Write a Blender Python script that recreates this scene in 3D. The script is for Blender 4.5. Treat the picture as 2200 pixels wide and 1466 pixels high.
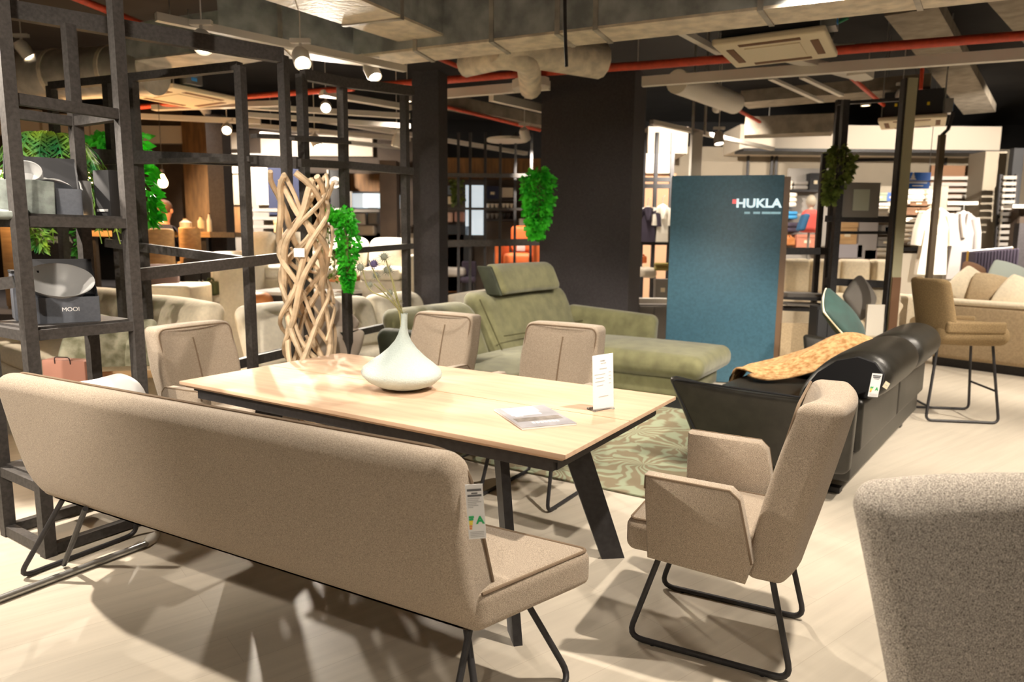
import bpy, bmesh, math, random
from mathutils import Vector, Matrix
random.seed(7)
scene = bpy.context.scene
for o in list(bpy.data.objects): bpy.data.objects.remove(o)
COL = scene.collection
PI = math.pi
R = math.radians

# ------------------------------------------------------------------ camera
CAM_H, F_PX, PITCH, ROLL = 1.415, 1518.0, R(8.18), R(0.53)
_fw = Vector((0, math.cos(PITCH), -math.sin(PITCH)))
_u0 = Vector((0, math.sin(PITCH), math.cos(PITCH)))
_r0 = Vector((1, 0, 0))
_rt = _r0*math.cos(ROLL) + _u0*math.sin(ROLL)
_up = -_r0*math.sin(ROLL) + _u0*math.cos(ROLL)
cd = bpy.data.cameras.new('camera'); cam = bpy.data.objects.new('camera', cd); COL.objects.link(cam)
m = Matrix((_rt, _up, -_fw)).transposed().to_4x4(); m.translation = Vector((0, 0, CAM_H)); cam.matrix_world = m
cd.sensor_width = 36; cd.lens = 36*F_PX/2200; cd.clip_start = .05; cd.clip_end = 100
cd.dof.use_dof = True; cd.dof.focus_distance = 2.5; cd.dof.aperture_fstop = 2.8
scene.camera = cam
# ------------------------------------------------------------------ world, exposure
w = bpy.data.worlds.new('world'); scene.world = w; w.use_nodes = True
w.node_tree.nodes['Background'].inputs[0].default_value = (1, .86, .7, 1)
w.node_tree.nodes['Background'].inputs[1].default_value = .05
vs = scene.view_settings; vs.view_transform = 'Standard'; vs.look = 'None'; vs.gamma = 1; vs.use_curve_mapping = False
vs.exposure = 0.42

scene.cycles.max_bounces = 6
# surveyed pixel of the photograph -> point at height z, or at distance Y
def G(px, py, z=0.0):
    d = _fw + _rt*((px-1100)/F_PX) + _up*((733-py)/F_PX)
    t = (z-CAM_H)/d.z
    return Vector((d.x*t, d.y*t, z))
def D(px, py, Y):
    d = _fw + _rt*((px-1100)/F_PX) + _up*((733-py)/F_PX)
    t = Y/d.y
    return Vector((d.x*t, Y, CAM_H+d.z*t))

# ------------------------------------------------------------------ materials
MATS = {}
def mat(name, col, rough=.6, metal=0, nscale=0, namt=0, bump=0, bscale=200, spec=.5, emit=None, estr=0, col2=None, alpha=1, trans=0, sheen=0, coat=0, stretch=None):
    if name in MATS: return MATS[name]
    ma = bpy.data.materials.new(name); ma.use_nodes = True; nt = ma.node_tree; b = nt.nodes['Principled BSDF']
    b.inputs['Base Color'].default_value = (*col, 1); b.inputs['Roughness'].default_value = rough; b.inputs['Metallic'].default_value = metal
    b.inputs['Specular IOR Level'].default_value = spec
    if sheen: b.inputs['Sheen Weight'].default_value = sheen
    if coat: b.inputs['Coat Weight'].default_value = coat
    if trans: b.inputs['Transmission Weight'].default_value = trans
    if alpha < 1: b.inputs['Alpha'].default_value = alpha
    if emit: b.inputs['Emission Color'].default_value = (*emit, 1); b.inputs['Emission Strength'].default_value = estr
    tc = nt.nodes.new('ShaderNodeTexCoord')
    src = tc.outputs['Object']
    if stretch:
        mp = nt.nodes.new('ShaderNodeMapping'); mp.inputs['Scale'].default_value = stretch; nt.links.new(src, mp.inputs[0]); src = mp.outputs[0]
    if nscale:
        n = nt.nodes.new('ShaderNodeTexNoise'); n.inputs['Scale'].default_value = nscale; n.inputs['Detail'].default_value = 4
        nt.links.new(src, n.inputs['Vector'])
        r = nt.nodes.new('ShaderNodeValToRGB'); c2 = col2 or tuple(c*(1-namt) for c in col); c1 = col if col2 else tuple(min(1, c*(1+namt)) for c in col)
        r.color_ramp.elements[0].position = .35; r.color_ramp.elements[1].position = .65
        r.color_ramp.elements[0].color = (*c2, 1); r.color_ramp.elements[1].color = (*c1, 1)
        nt.links.new(n.outputs['Fac'], r.inputs[0]); nt.links.new(r.outputs[0], b.inputs['Base Color'])
    if bump:
        n2 = nt.nodes.new('ShaderNodeTexNoise'); n2.inputs['Scale'].default_value = bscale; n2.inputs['Detail'].default_value = 2
        nt.links.new(src, n2.inputs['Vector'])
        bp = nt.nodes.new('ShaderNodeBump'); bp.inputs['Strength'].default_value = bump; bp.inputs['Distance'].default_value = .004
        nt.links.new(n2.outputs['Fac'], bp.inputs['Height']); nt.links.new(bp.outputs[0], b.inputs['Normal'])
    MATS[name] = ma
    return ma
TAUPE = mat('taupe_fabric', (.375, .305, .235), .9, nscale=420, namt=.36, bump=.5, bscale=420, spec=.15, sheen=.15)
TAUPE_D = mat('taupe_piping', (.20, .145, .10), .9, spec=.1)
TWEED = mat('grey_tweed', (.37, .33, .285), .92, nscale=430, namt=.75, bump=.8, bscale=430, spec=.1)
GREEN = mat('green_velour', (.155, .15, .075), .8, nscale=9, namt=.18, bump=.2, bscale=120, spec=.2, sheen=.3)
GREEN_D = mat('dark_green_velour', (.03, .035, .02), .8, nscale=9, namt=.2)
SEAM = mat('green_seam', (.07, .065, .025), .9)
LEATHER = mat('black_leather', (.02, .018, .014), .4, nscale=14, namt=.25, bump=.25, bscale=160, spec=.5)
LEATHER_D = mat('black_mesh_lining', (.008, .008, .01), .9)
HIDE = mat('spotted_hide', (.52, .33, .15), .9, nscale=30, col2=(.27, .13, .04), bump=.6, bscale=90)
CREAM = mat('cream_fabric', (.76, .66, .50), .9, nscale=40, namt=.06, bump=.2, bscale=250, spec=.15)
WHITEF = mat('white_upholstery', (.82, .76, .64), .85, nscale=30, namt=.05, bump=.15, bscale=200, spec=.2)
BEIGEF = mat('beige_upholstery', (.46, .35, .22), .9, nscale=60, namt=.1, bump=.2, bscale=250, spec=.15)
OCHRE = mat('ochre_fabric', (.30, .21, .11), .9, nscale=150, namt=.2, bump=.3, bscale=260, spec=.15)
BLACKM = mat('black_steel', (.038, .036, .038), .5, metal=.2, nscale=40, namt=.15, spec=.4)
FRAMEM = mat('charcoal_frame', (.062, .056, .053), .6, nscale=60, namt=.2, spec=.3)
DARKCOL = mat('anthracite_cladding', (.055, .05, .053), .75, nscale=50, namt=.12, bump=.1, bscale=300, spec=.2)
OAK = mat('oak_top', (.555, .385, .265), .66, nscale=3.2, namt=.07, bump=.06, bscale=40, spec=.2, stretch=(1, 9, 9))
OAKD = mat('oak_edge', (.50, .30, .15), .55, nscale=4, namt=.15, stretch=(1, 9, 9))
OAKW = mat('light_wood', (.52, .33, .16), .55, nscale=4, namt=.15, stretch=(1, 8, 8))
VINE = mat('peeled_vine', (.58, .44, .29), .6, nscale=14, namt=.2, bump=.4, bscale=60)
CERAM = mat('textured_white_ceramic', (.52, .60, .575), .7, nscale=120, namt=.03, bump=.8, bscale=150)
PORC = mat('glazed_porcelain', (.55, .55, .55), .3, spec=.4)
CARTON = mat('slate_blue_carton', (.085, .092, .112), .7, nscale=80, namt=.08)
CARTON_I = mat('carton_inside', (.012, .012, .015), .8)
GREYCLOTH = mat('grey_green_napkin', (.26, .29, .27), .9, nscale=22, namt=.25, bump=.5, bscale=60)
WHITEP = mat('white_paint', (.75, .71, .64), .6)
PAPER = mat('white_paper', (.82, .82, .82), .7)
BAGW = mat('white_plastic', (.78, .77, .77), .4, bump=.3, bscale=18)
PINK = mat('pink_card', (.62, .30, .22), .8)
INK = mat('printed_ink', (.12, .12, .13), .8)
INKL = mat('faint_print', (.5, .5, .5), .8)
EGREEN = mat('label_green', (.02, .42, .13), .7)
EYEL = mat('label_yellow', (.9, .75, .08), .7)
EORG = mat('label_orange', (.85, .35, .12), .7)
RED = mat('red_paint', (.62, .07, .03), .45, nscale=20, namt=.12)
REDP = mat('red_logo', (.7, .06, .08), .6)
GALV = mat('galvanised_sheet', (.45, .42, .37), .5, metal=.25, nscale=5, namt=.3, bump=.15, bscale=8)
GALVD = mat('dusty_duct_insulation', (.36, .385, .385), .7, nscale=6, namt=.3, bump=.8, bscale=14)
FOIL_BOUNCE = mat('foil_and_bounce_tone', (.74, .65, .52), .55, metal=.1, nscale=10, namt=.18, bump=.5, bscale=30)  # foil colour; on duct undersides it paints in the floor bounce
CONC = mat('dusty_concrete', (.26, .22, .17), .9, nscale=7, namt=.2)
CREAMPL = mat('cream_plastic', (.74, .64, .46), .6)
CEILM = mat('dark_soffit', (.011, .010, .010), .9, nscale=2, namt=.3)
YEL = mat('yellow_sticker', (.8, .55, .02), .6)
BLUEL = mat('blue_sticker', (.05, .3, .75), .6)
STEEL = mat('brushed_steel', (.45, .45, .44), .35, metal=.8)
LAMPM = mat('white_lamp_housing', (.6, .56, .5), .5)
LIT = mat('lit_lamp', (1, .9, .75), .5, emit=(1, .88, .68), estr=30)
BULB = mat('glowing_filament_bulb', (1, .7, .35), .4, emit=(1, .58, .22), estr=22)
PANELB = mat('petrol_blue_panel', (.052, .138, .198), .5, nscale=40, namt=.1, spec=.5)
PANELS = mat('bronze_panel_edge', (.17, .10, .055), .5)
LOGO = mat('pale_logo', (.75, .85, .86), .5, emit=(.6, .85, .95), estr=.55)
LEAF = mat('bright_artificial_leaves', (.045, .34, .02), .5, nscale=12, col2=(.03, .16, .015))
LEAF2 = mat('vivid_green_leaves', (.10, .78, .04), .5, nscale=10, col2=(.015, .42, .015))
LEAFO = mat('olive_leaves', (.14, .19, .03), .6, nscale=10, namt=.4)
FERN = mat('fern_fronds', (.34, .50, .03), .6, nscale=6, col2=(.03, .26, .07))
STEMG = mat('dry_green_stem', (.33, .31, .14), .7)
THIS = mat('thistle_grey_green', (.26, .28, .22), .8)
THISB = mat('thistle_blue', (.12, .10, .22), .8)
TEALC = mat('teal_velvet', (.007, .034, .028), .7, nscale=14, namt=.15, sheen=.1)
GREYC = mat('grey_cushion', (.22, .20, .18), .9)
SKIN = mat('warm_lit_skin', (.55, .25, .15), .6)
NAVY = mat('navy_shirt', (.02, .025, .06), .85)
HAIR = mat('brown_hair', (.10, .05, .03), .7)
WALLBR = mat('walnut_wall_panel', (.20, .095, .03), .6, nscale=3, namt=.25, stretch=(6, 6, 1))
WALLDK = mat('dark_brown_wall', (.055, .035, .022), .7, nscale=4, namt=.2)
WALLG = mat('warm_grey_wall', (.30, .255, .195), .8, nscale=2, namt=.05)
WALLW = mat('white_bulkhead', (.72, .63, .52), .8)
TOWEL = mat('white_terry', (.80, .74, .64), .9, bump=.5, bscale=90)
ROBEG = mat('grey_robe', (.36, .33, .32), .9, bump=.3, bscale=90)
ORANGE = mat('orange_leather', (.62, .13, .03), .55)
TERRA = mat('terracotta_leather', (.50, .19, .06), .6)
BLUES = mat('blue_sign_face', (.005, .08, .36), .5)
CYANB = mat('bright_blue_box', (.03, .22, .45), .6)
CORAL = mat('coral_jersey', (.75, .12, .10), .8)
BLUEJ = mat('blue_jersey', (.03, .12, .25), .8)
MANN = mat('mannequin_white', (.55, .48, .38), .5)
GLOW = mat('lit_display_glass', (.7, .8, .9), .3, emit=(.8, .92, 1), estr=.45)
PLANT_P = mat('dark_pot', (.03, .03, .03), .6)
GLASST = mat('frosted_glass_top', (.70, .72, .72), .15, spec=.6)
DARKBOX = mat('near_black_box', (.02, .02, .022), .7)
GREYBOX = mat('mid_grey_box', (.24, .22, .20), .8)
BROWNBOX = mat('brown_box', (.18, .09, .045), .8)
PURPLE = mat('dark_plum_textile', (.04, .03, .05), .9)
# floor
def floor_mat():
    ma = mat('pale_laminate', (.60, .52, .42), .42, spec=.4)
    nt = ma.node_tree; b = nt.nodes['Principled BSDF']
    tc = nt.nodes.new('ShaderNodeTexCoord'); mp = nt.nodes.new('ShaderNodeMapping'); mp.inputs['Rotation'].default_value = (0, 0, R(-38))
    nt.links.new(tc.outputs['Object'], mp.inputs[0])
    mp2 = nt.nodes.new('ShaderNodeMapping'); mp2.inputs['Scale'].default_value = (1.0, 14, 1); nt.links.new(mp.outputs[0], mp2.inputs[0])
    n = nt.nodes.new('ShaderNodeTexNoise'); n.inputs['Scale'].default_value = 1.6; n.inputs['Detail'].default_value = 5; nt.links.new(mp2.outputs[0], n.inputs[0])
    br = nt.nodes.new('ShaderNodeTexBrick'); br.inputs['Scale'].default_value = 1; br.inputs['Brick Width'].default_value = 1.3; br.inputs['Row Height'].default_value = .19
    br.inputs['Mortar Size'].default_value = .0015; br.inputs['Color1'].default_value = (.585, .525, .435, 1); br.inputs['Color2'].default_value = (.555, .50, .415, 1); br.inputs['Mortar'].default_value = (.50, .44, .36, 1)
    nt.links.new(mp.outputs[0], br.inputs[0])
    mx = nt.nodes.new('ShaderNodeMix'); mx.data_type = 'RGBA'; mx.blend_type = 'MULTIPLY'; mx.inputs[0].default_value = 1
    r = nt.nodes.new('ShaderNodeValToRGB'); r.color_ramp.elements[0].position = .3; r.color_ramp.elements[0].color = (.90, .89, .88, 1); r.color_ramp.elements[1].position = .7; r.color_ramp.elements[1].color = (1.04, 1.03, 1.02, 1)
    nt.links.new(n.outputs['Fac'], r.inputs[0]); nt.links.new(br.outputs['Color'], mx.inputs[6]); nt.links.new(r.outputs[0], mx.inputs[7]); nt.links.new(mx.outputs[2], b.inputs['Base Color'])
    return ma
FLOORM = floor_mat()

# ------------------------------------------------------------------ mesh helpers
class MB:
    def __init__(s): s.v = []; s.f = []
    def add(s, v, f):
        k = len(s.v); s.v += [tuple(p) for p in v]; s.f += [tuple(i+k for i in q) for q in f]; return s
    def box(s, c, size, M=None):
        x, y, z = (d/2 for d in size); c = Vector(c)
        v = [Vector((a*x, b*y, e*z)) for a in (-1, 1) for b in (-1, 1) for e in (-1, 1)]
        v = [(M @ p if M else p)+c for p in v]
        return s.add(v, [(0, 1, 3, 2), (4, 6, 7, 5), (0, 4, 5, 1), (2, 3, 7, 6), (0, 2, 6, 4), (1, 5, 7, 3)])
    def beam(s, a, b, w, h, up=(0, 0, 1)):
        a = Vector(a); b = Vector(b); d = (b-a); L = d.length; d.normalize(); u = Vector(up)
        x = d.cross(u)
        if x.length < 1e-4: x = d.cross(Vector((0, 1, 0)))
        x.normalize(); u = x.cross(d)
        M = Matrix((x, d, u)).transposed()
        return s.box((a+b)/2, (w, L, h), M)
    def tube(s, pts, r, n=8, closed=False, fil=0, cap=True):
        P = [Vector(p) for p in pts]
        if fil:
            Q = []; N = len(P)
            for i, p in enumerate(P):
                if not closed and i in (0, N-1): Q.append(p); continue
                a = P[i-1]-p; b = P[(i+1) % N]-p; l = min(fil, a.length*.49, b.length*.49); a = p+a.normalized()*l; b = p+b.normalized()*l
                for k in range(6):
                    t = k/5; Q.append(a*(1-t)**2+p*2*t*(1-t)+b*t*t)
            P = Q
        N = len(P); rs = r if isinstance(r, (list, tuple)) else [r]*N
        if len(rs) != N: rs = [rs[min(len(rs)-1, int(i*len(rs)/N))] for i in range(N)]
        T = []
        for i in range(N):
            a = P[i-1] if (i or closed) else P[0]; b = P[(i+1) % N] if (i < N-1 or closed) else P[-1]
            t = (b-a); T.append(t.normalized() if t.length > 1e-9 else Vector((0, 0, 1)))
        nrm = T[0].orthogonal().normalized(); V = []; F = []
        for i in range(N):
            nrm = nrm-T[i]*nrm.dot(T[i]); nrm = nrm.normalized() if nrm.length > 1e-6 else T[i].orthogonal().normalized(); bn = T[i].cross(nrm)
            for k in range(n):
                a = 2*PI*k/n; V.append(P[i]+(nrm*math.cos(a)+bn*math.sin(a))*rs[i])
        for i in range(N-1 if not closed else N):
            j = (i+1) % N
            for k in range(n):
                q = (k+1) % n; F.append((i*n+k, i*n+q, j*n+q, j*n+k))
        if cap and not closed: F += [tuple(reversed(range(n))), tuple((N-1)*n+k for k in range(n))]
        return s.add(V, F)
    def lathe(s, prof, n=32, c=(0, 0, 0), M=None):
        V = []; F = []; m = len(prof); c = Vector(c)
        for k in range(n):
            a = 2*PI*k/n
            for r, z in prof:
                p = Vector((max(r, 1e-4)*math.cos(a), max(r, 1e-4)*math.sin(a), z)); V.append((M @ p if M else p)+c)
        for k in range(n):
            q = (k+1) % n
            for i in range(m-1): F.append((k*m+i, q*m+i, q*m+i+1, k*m+i+1))
        return s.add(V, F)
    def cyl(s, a, b, r, n=16): return s.tube([a, b], r, n)
    def rbox(s, c, size, r, m=4, k=3, puff=(0, 0, 0), fn=None, M=None):
        h = [d/2 for d in size]; r = min(r, *h); c = Vector(c)
        def ax(H):
            if H-r < 1e-6: inner = [0.0]
            else: inner = [-(H-r)+2*(H-r)*i/m for i in range(m+1)]
            e = [math.tan((i/k)*PI/4)*r for i in range(1, k+1)]
            return [inner[0]-x for x in reversed(e)]+inner+[inner[-1]+x for x in e]
        A = [ax(H) for H in h]; idx = {}; V = []; F = []
        def vid(p):
            key = tuple(round(t, 6) for t in p)
            if key in idx: return idx[key]
            q = [max(-(H-r), min(H-r, t)) for t, H in zip(p, h)]; dv = Vector([t-u for t, u in zip(p, q)])
            # project the cubic edge grid on a sphere of radius r
            mx = max(abs(t) for t in dv)
            if mx > 1e-9: dv = dv.normalized()*r*(mx/r)
            o = [u+t for u, t in zip(q, dv)]
            nn = [max(-1, min(1, t/H)) for t, H in zip(o, h)]
            oo = list(o)
            for a in range(3):
                if puff[a]:
                    b1, b2 = (a+1) % 3, (a+2) % 3
                    oo[a] += math.copysign(1, o[a])*puff[a]*(1-nn[b1]**2)*(1-nn[b2]**2)*min(1, abs(nn[a])*1.2)
            P = Vector(oo)
            if fn: P = Vector(fn(*P))
            if M: P = M @ P
            idx[key] = len(V); V.append(P+c); return idx[key]
        for a in range(3):
            b1, b2 = (a+1) % 3, (a+2) % 3
            for sg in (-1, 1):
                for i in range(len(A[b1])-1):
                    for j in range(len(A[b2])-1):
                        q = []
                        for (u, v2) in ((i, j), (i+1, j), (i+1, j+1), (i, j+1)):
                            p = [0, 0, 0]; p[a] = sg*h[a]; p[b1] = A[b1][u]; p[b2] = A[b2][v2]; q.append(vid(p))
                        F.append(q if sg > 0 else q[::-1])
        return s.add(V, F)
    def prism(s, poly, z0, z1):       # polygon in xy extruded in z
        n = len(poly); V = [(x, y, z0) for x, y in poly]+[(x, y, z1) for x, y in poly]
        F = [tuple(reversed(range(n))), tuple(range(n, 2*n))]+[(i, (i+1) % n, n+(i+1) % n, n+i) for i in range(n)]
        return s.add(V, F)
    def ball(s, c, r, n=10, sc=(1, 1, 1)):
        prof = [(r*math.sin(PI*i/n), -r*math.cos(PI*i/n)) for i in range(n+1)]
        k = len(s.v); s.lathe(prof, n*2)
        c = Vector(c)
        for i in range(k, len(s.v)):
            p = s.v[i]; s.v[i] = (p[0]*sc[0]+c.x, p[1]*sc[1]+c.y, p[2]*sc[2]+c.z)
        return s
def rz(a): return Matrix.Rotation(a, 3, 'Z')
def rx(a): return Matrix.Rotation(a, 3, 'X')
def ry(a): return Matrix.Rotation(a, 3, 'Y')

def obj(name, mb, ma, parent=None, smooth=True, ang=40, kind=None, label=None, loc=None, rot=None):
    me = bpy.data.meshes.new(name); me.from_pydata([tuple(p) for p in mb.v], [], mb.f); me.update()
    if isinstance(ma, (list, tuple)):
        for q in ma: me.materials.append(q)
    else: me.materials.append(ma)
    bm = bmesh.new(); bm.from_mesh(me); bmesh.ops.remove_doubles(bm, verts=bm.verts, dist=1e-5); bmesh.ops.recalc_face_normals(bm, faces=bm.faces); bm.to_mesh(me); bm.free()
    if smooth:
        me.polygons.foreach_set('use_smooth', [True]*len(me.polygons)); me.set_sharp_from_angle(angle=R(ang))
    o = bpy.data.objects.new(name, me); COL.objects.link(o)
    if parent: o.parent = parent
    if kind: o['kind'] = kind
    if label: o['label'] = label
    if loc is not None: o.location = loc
    if rot is not None: o.rotation_euler = rot
    return o
def tag(o, label, cat, group=None):
    o['label'] = label; o['category'] = cat
    if group: o['group'] = group
    return o
def thing(name, label, cat, loc=(0, 0, 0), rotz=0, group=None):
    o = bpy.data.objects.new(name, None); COL.objects.link(o); o.empty_display_size = .1
    o.location = loc; o.rotation_euler = (0, 0, rotz)
    return tag(o, label, cat, group)
def struct(name, mb, ma, parent=None, smooth=False):
    return obj(name, mb, ma, parent, smooth, kind=None if parent else 'structure')
def solo(name, mb, ma, label, cat, group=None, loc=None, rot=None, smooth=True, ang=40):
    return tag(obj(name, mb, ma, None, smooth, ang, loc=loc, rot=rot), label, cat, group)
def copy_tree(o, parent=None):
    c = o.copy(); COL.objects.link(c); c.parent = parent
    for ch in o.children: copy_tree(ch, c)
    return c
def text(name, body, size, ma, parent, loc, rot, ext=.001, align='CENTER', sx=1.0, bold=0):
    cu = bpy.data.curves.new(name, 'FONT'); cu.body = body; cu.size = size; cu.extrude = ext; cu.align_x = align; cu.align_y = 'CENTER'; cu.offset = bold; cu.space_line = .9
    t = bpy.data.objects.new(name, cu); COL.objects.link(t)
    dg = bpy.context.evaluated_depsgraph_get(); me = bpy.data.meshes.new_from_object(t.evaluated_get(dg)); bpy.data.objects.remove(t)
    me.materials.clear(); me.materials.append(ma)
    o = bpy.data.objects.new(name, me); COL.objects.link(o); o.parent = parent; o.location = loc; o.rotation_euler = rot; o.scale = (sx, 1, 1)
    return o
E1 = Vector((.845, -.534, 0)); E2 = Vector((.534, .845, 0))
B1 = Vector((math.cos(R(-20)), math.sin(R(-20)), 0)); B2 = Vector((-B1.y, B1.x, 0))

# ------------------------------------------------------------------ main lights: ceiling track spots
NSPOT = [0]
def spot(loc, target, power, size=60, blend=.5, label=None, col=(1, .89, .75), r=.06, group='track spots', recess=0, rad=.035):
    loc = Vector(loc); target = Vector(target); d = (target-loc).normalized()
    if label is None:
        NSPOT[0] += 1; label = 'added fill spot lamp out of the picture behind or above the photographer'
    t = thing('track_spot', label, 'spotlight', loc, 0, group)
    M = d.to_track_quat('-Z', 'Y').to_matrix()
    mb = MB(); L = .14
    for a, b, ra, rb in ((.0, L, r, r*.92),):
        mb.lathe([(r*.80, -.006), (r*.98, -.012), (r, 0), (r, L*.7), (r*.7, L), (.0001, L)], 20, (0, 0, 0), M)
    obj('lamp_body', mb, LAMPM, t)
    mb = MB(); mb.lathe([(.0001, .012+recess), (r*.8, .012+recess), (r*.8, .002+recess)], 20, (0, 0, 0), M); obj('lit_lens', mb, LIT, t)
    top = M @ Vector((0, 0, L*.6))
    mb = MB(); mb.tube([top, (top.x, top.y, top.z+.1)], .012, 8); mb.box((top.x, top.y, top.z+.1), (.14, .04, .03)); mb.tube([(top.x, top.y, top.z+.1), (top.x, top.y, 4.0-loc.z)], .005, 6); obj('track_adapter', mb, LAMPM, t)
    ld = bpy.data.lights.new('spot_beam', 'SPOT'); ld.energy = power; ld.spot_size = R(size); ld.spot_blend = blend; ld.color = col; ld.shadow_soft_size = rad
    lo = bpy.data.objects.new('spot_beam', ld); COL.objects.link(lo); lo.parent = t; lo.location = d*.03; lo.rotation_euler = d.to_track_quat('-Z', 'Y').to_euler()
    return t
# ================================================================== room shell
X0, X1, Y0, Y1, ZC = -11.0, 12.0, -3.0, 16.0, 4.0
struct('floor', MB().box(((X0+X1)/2, (Y0+Y1)/2, -.05), (X1-X0, Y1-Y0, .1)), FLOORM)
struct('ceiling', MB().box(((X0+X1)/2, (Y0+Y1)/2, ZC+.05), (X1-X0, Y1-Y0, .1)), CEILM)
struct('wall_back', MB().box(((X0+X1)/2, Y1+.05, ZC/2), (X1-X0, .1, ZC)), CEILM)
struct('wall_front', MB().box(((X0+X1)/2, Y0-.05, ZC/2), (X1-X0, .1, ZC)), WALLG)
struct('wall_left', MB().box((X0-.05, (Y0+Y1)/2, ZC/2), (.1, Y1-Y0, ZC)), WALLDK)
struct('wall_right', MB().box((X1+.05, (Y0+Y1)/2, ZC/2), (.1, Y1-Y0, ZC)), WALLG)

def boxz(mb, a, b, dep, z0, z1, side=1):   # wall slab between ground points a,b, thickness dep away from camera
    a = Vector((a[0], a[1], 0)); b = Vector((b[0], b[1], 0)); d = (b-a).normalized(); n = Vector((-d.y, d.x, 0))*dep*side
    return mb.prism([(a.x, a.y), (b.x, b.y), (b.x+n.x, b.y+n.y), (a.x+n.x, a.y+n.y)], z0, z1)
# dark clad columns
cl = D(1161, 400, 8.3); cr = D(1357, 400, 7.9)
dx = (Vector((cr.x, cr.y, 0))-Vector((cl.x, cl.y, 0)))
mb = MB(); boxz(mb, cl, cr, .6, 0, 3.28)
solo('clad_column', mb, DARKCOL, 'wide dark grey clad column behind the green sofa', 'column', smooth=False)
pl = D(887, 400, 6.95); pr = D(943, 400, 6.88)
mb = MB(); boxz(mb, pl, pr, .24, 0, 2.98)
solo('slim_column', mb, DARKCOL, 'narrow dark square pillar behind the glass white vase', 'column', smooth=False)
bpy.data.objects['slim_column']['label'] = 'narrow dark square pillar standing left of the wide dark column'

# ================================================================== ceiling plant
def hang(name, a, b, w, h, ma, label, cat, group=None, up=(0, 0, 1)):
    return solo(name, MB().beam(a, b, w, h, up), ma, label, cat, group, smooth=False)
def pipe(name, pts, r, ma, label, cat='pipe', group=None, fil=0, n=12):
    return solo(name, MB().tube(pts, r, n, fil=fil), ma, label, cat, group)
# main rectangular duct
def ductbox(name, n0, n1, f0, f1, h, label, ma=GALVD, under=FOIL_BOUNCE, seams=()):
    t = thing(name, label, 'air duct')
    mb = MB(); V = [n0, n1, f1, f0]; V = [Vector(p) for p in V]+[Vector(p)+Vector((0, 0, h)) for p in V]
    mb.add(V, [(0, 3, 2, 1), (4, 5, 6, 7), (0, 1, 5, 4), (1, 2, 6, 5), (2, 3, 7, 6), (3, 0, 4, 7)])
    obj('duct_body', mb, ma, t, False)
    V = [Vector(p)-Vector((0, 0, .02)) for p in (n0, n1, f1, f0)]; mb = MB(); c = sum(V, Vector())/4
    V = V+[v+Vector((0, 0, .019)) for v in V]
    mb.add(V, [(0, 3, 2, 1), (4, 5, 6, 7), (0, 1, 5, 4), (1, 2, 6, 5), (2, 3, 7, 6), (3, 0, 4, 7)]); obj('duct_underside', mb, under, t, False)  # paler sheet puts bounced light into the underside colour
    for s in seams:
        a = Vector(n0).lerp(Vector(n1), s); b = Vector(f0).lerp(Vector(f1), s); d = (Vector(n1)-Vector(n0)).normalized()*.035
        o = (a-b).normalized()*.014
        mb = MB(); A = [a+o, a+d+o, b+d, b]; A = [p-Vector((0, 0, .03)) for p in A]+[p+Vector((0, 0, h)) for p in A]
        mb.add(A, [(0, 3, 2, 1), (4, 5, 6, 7), (0, 1, 5, 4), (1, 2, 6, 5), (2, 3, 7, 6), (3, 0, 4, 7)]); obj('flange', mb, GALV, t, False)
    return t
zb = 2.9
n0, n1 = G(760, 118, zb), G(2300, -66, zb); f0, f1 = G(800, 140, zb), G(2300, -22, zb)
ductbox('rectangular_duct', n0, n1, f0, f1, .62, 'huge grey insulated rectangular duct across the top of the picture', seams=(.12, .26, .37, .43, .66, .84))
a0, a1 = G(560, -10, 2.98), G(880, 92, 2.98); b0, b1 = G(700, -40, 2.98), G(985, 86, 2.98)
ductbox('branch_duct', a0, a1, b0, b1, .5, 'duct branch coming towards the viewer from the big duct', seams=(.5,))
ductbox('side_duct', G(470, 78, 2.95), G(775, 118, 2.95), G(500, 104, 2.95), G(790, 138, 2.95), .5, 'short duct piece left of the big duct above the frame rack', seams=(.4,))
mb = MB(); p0, p1 = G(-60, 172, 2.95), G(330, 150, 2.95); mb.tube([p0, p1], .23, 24)
t = thing('round_duct', 'round spiral metal duct at the upper left behind the shelf posts', 'air duct'); obj('duct_body', mb, GALV, t)
for s in (.2, .5, .8):
    c = p0.lerp(p1, s); d = (p1-p0).normalized()*.02; obj('duct_ring', MB().tube([c-d, c+d], .24, 24), FOIL_BOUNCE, t)
ductbox('flat_duct', G(250, 130, 3.0), G(560, 92, 3.0), G(330, 165, 3.0), G(600, 120, 3.0), .3, 'dull flat duct behind the top rail of the shelf frame', ma=GALVD, under=GALV)
# elbow and spigots by the wide column
pipe('flexible_duct', [G(1000, 140, 3.02), G(1085, 120, 3.02), G(1135, 130, 3.0), D(1140, 190, 7.3)], .11, FOIL_BOUNCE, 'silver flexible air hose bending down beside the wide column', 'air duct', fil=.3)
pipe('hose_grille', [D(1140, 172, 7.3), D(1141, 190, 7.3)], .19, LAMPM, 'round white air outlet under the silver hose', 'air outlet')
pipe('crossing_duct', [G(1060, 90, 3.12), G(1290, 130, 3.12)], .17, FOIL_BOUNCE, 'foil wrapped round duct just above the wide column', 'air duct')
t = thing('round_spigot', 'white round pipe stub pointing right above the blue panel', 'air duct'); obj('pipe', MB().tube([G(1455, 175, 3.0), G(1578, 222, 3.0)], .12, 20), WHITEP, t); p_ = G(1516, 198, 3.0); obj('hanger_rod', MB().cyl(p_, (p_.x, p_.y, ZC), .008, 6), STEEL, t)
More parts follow.
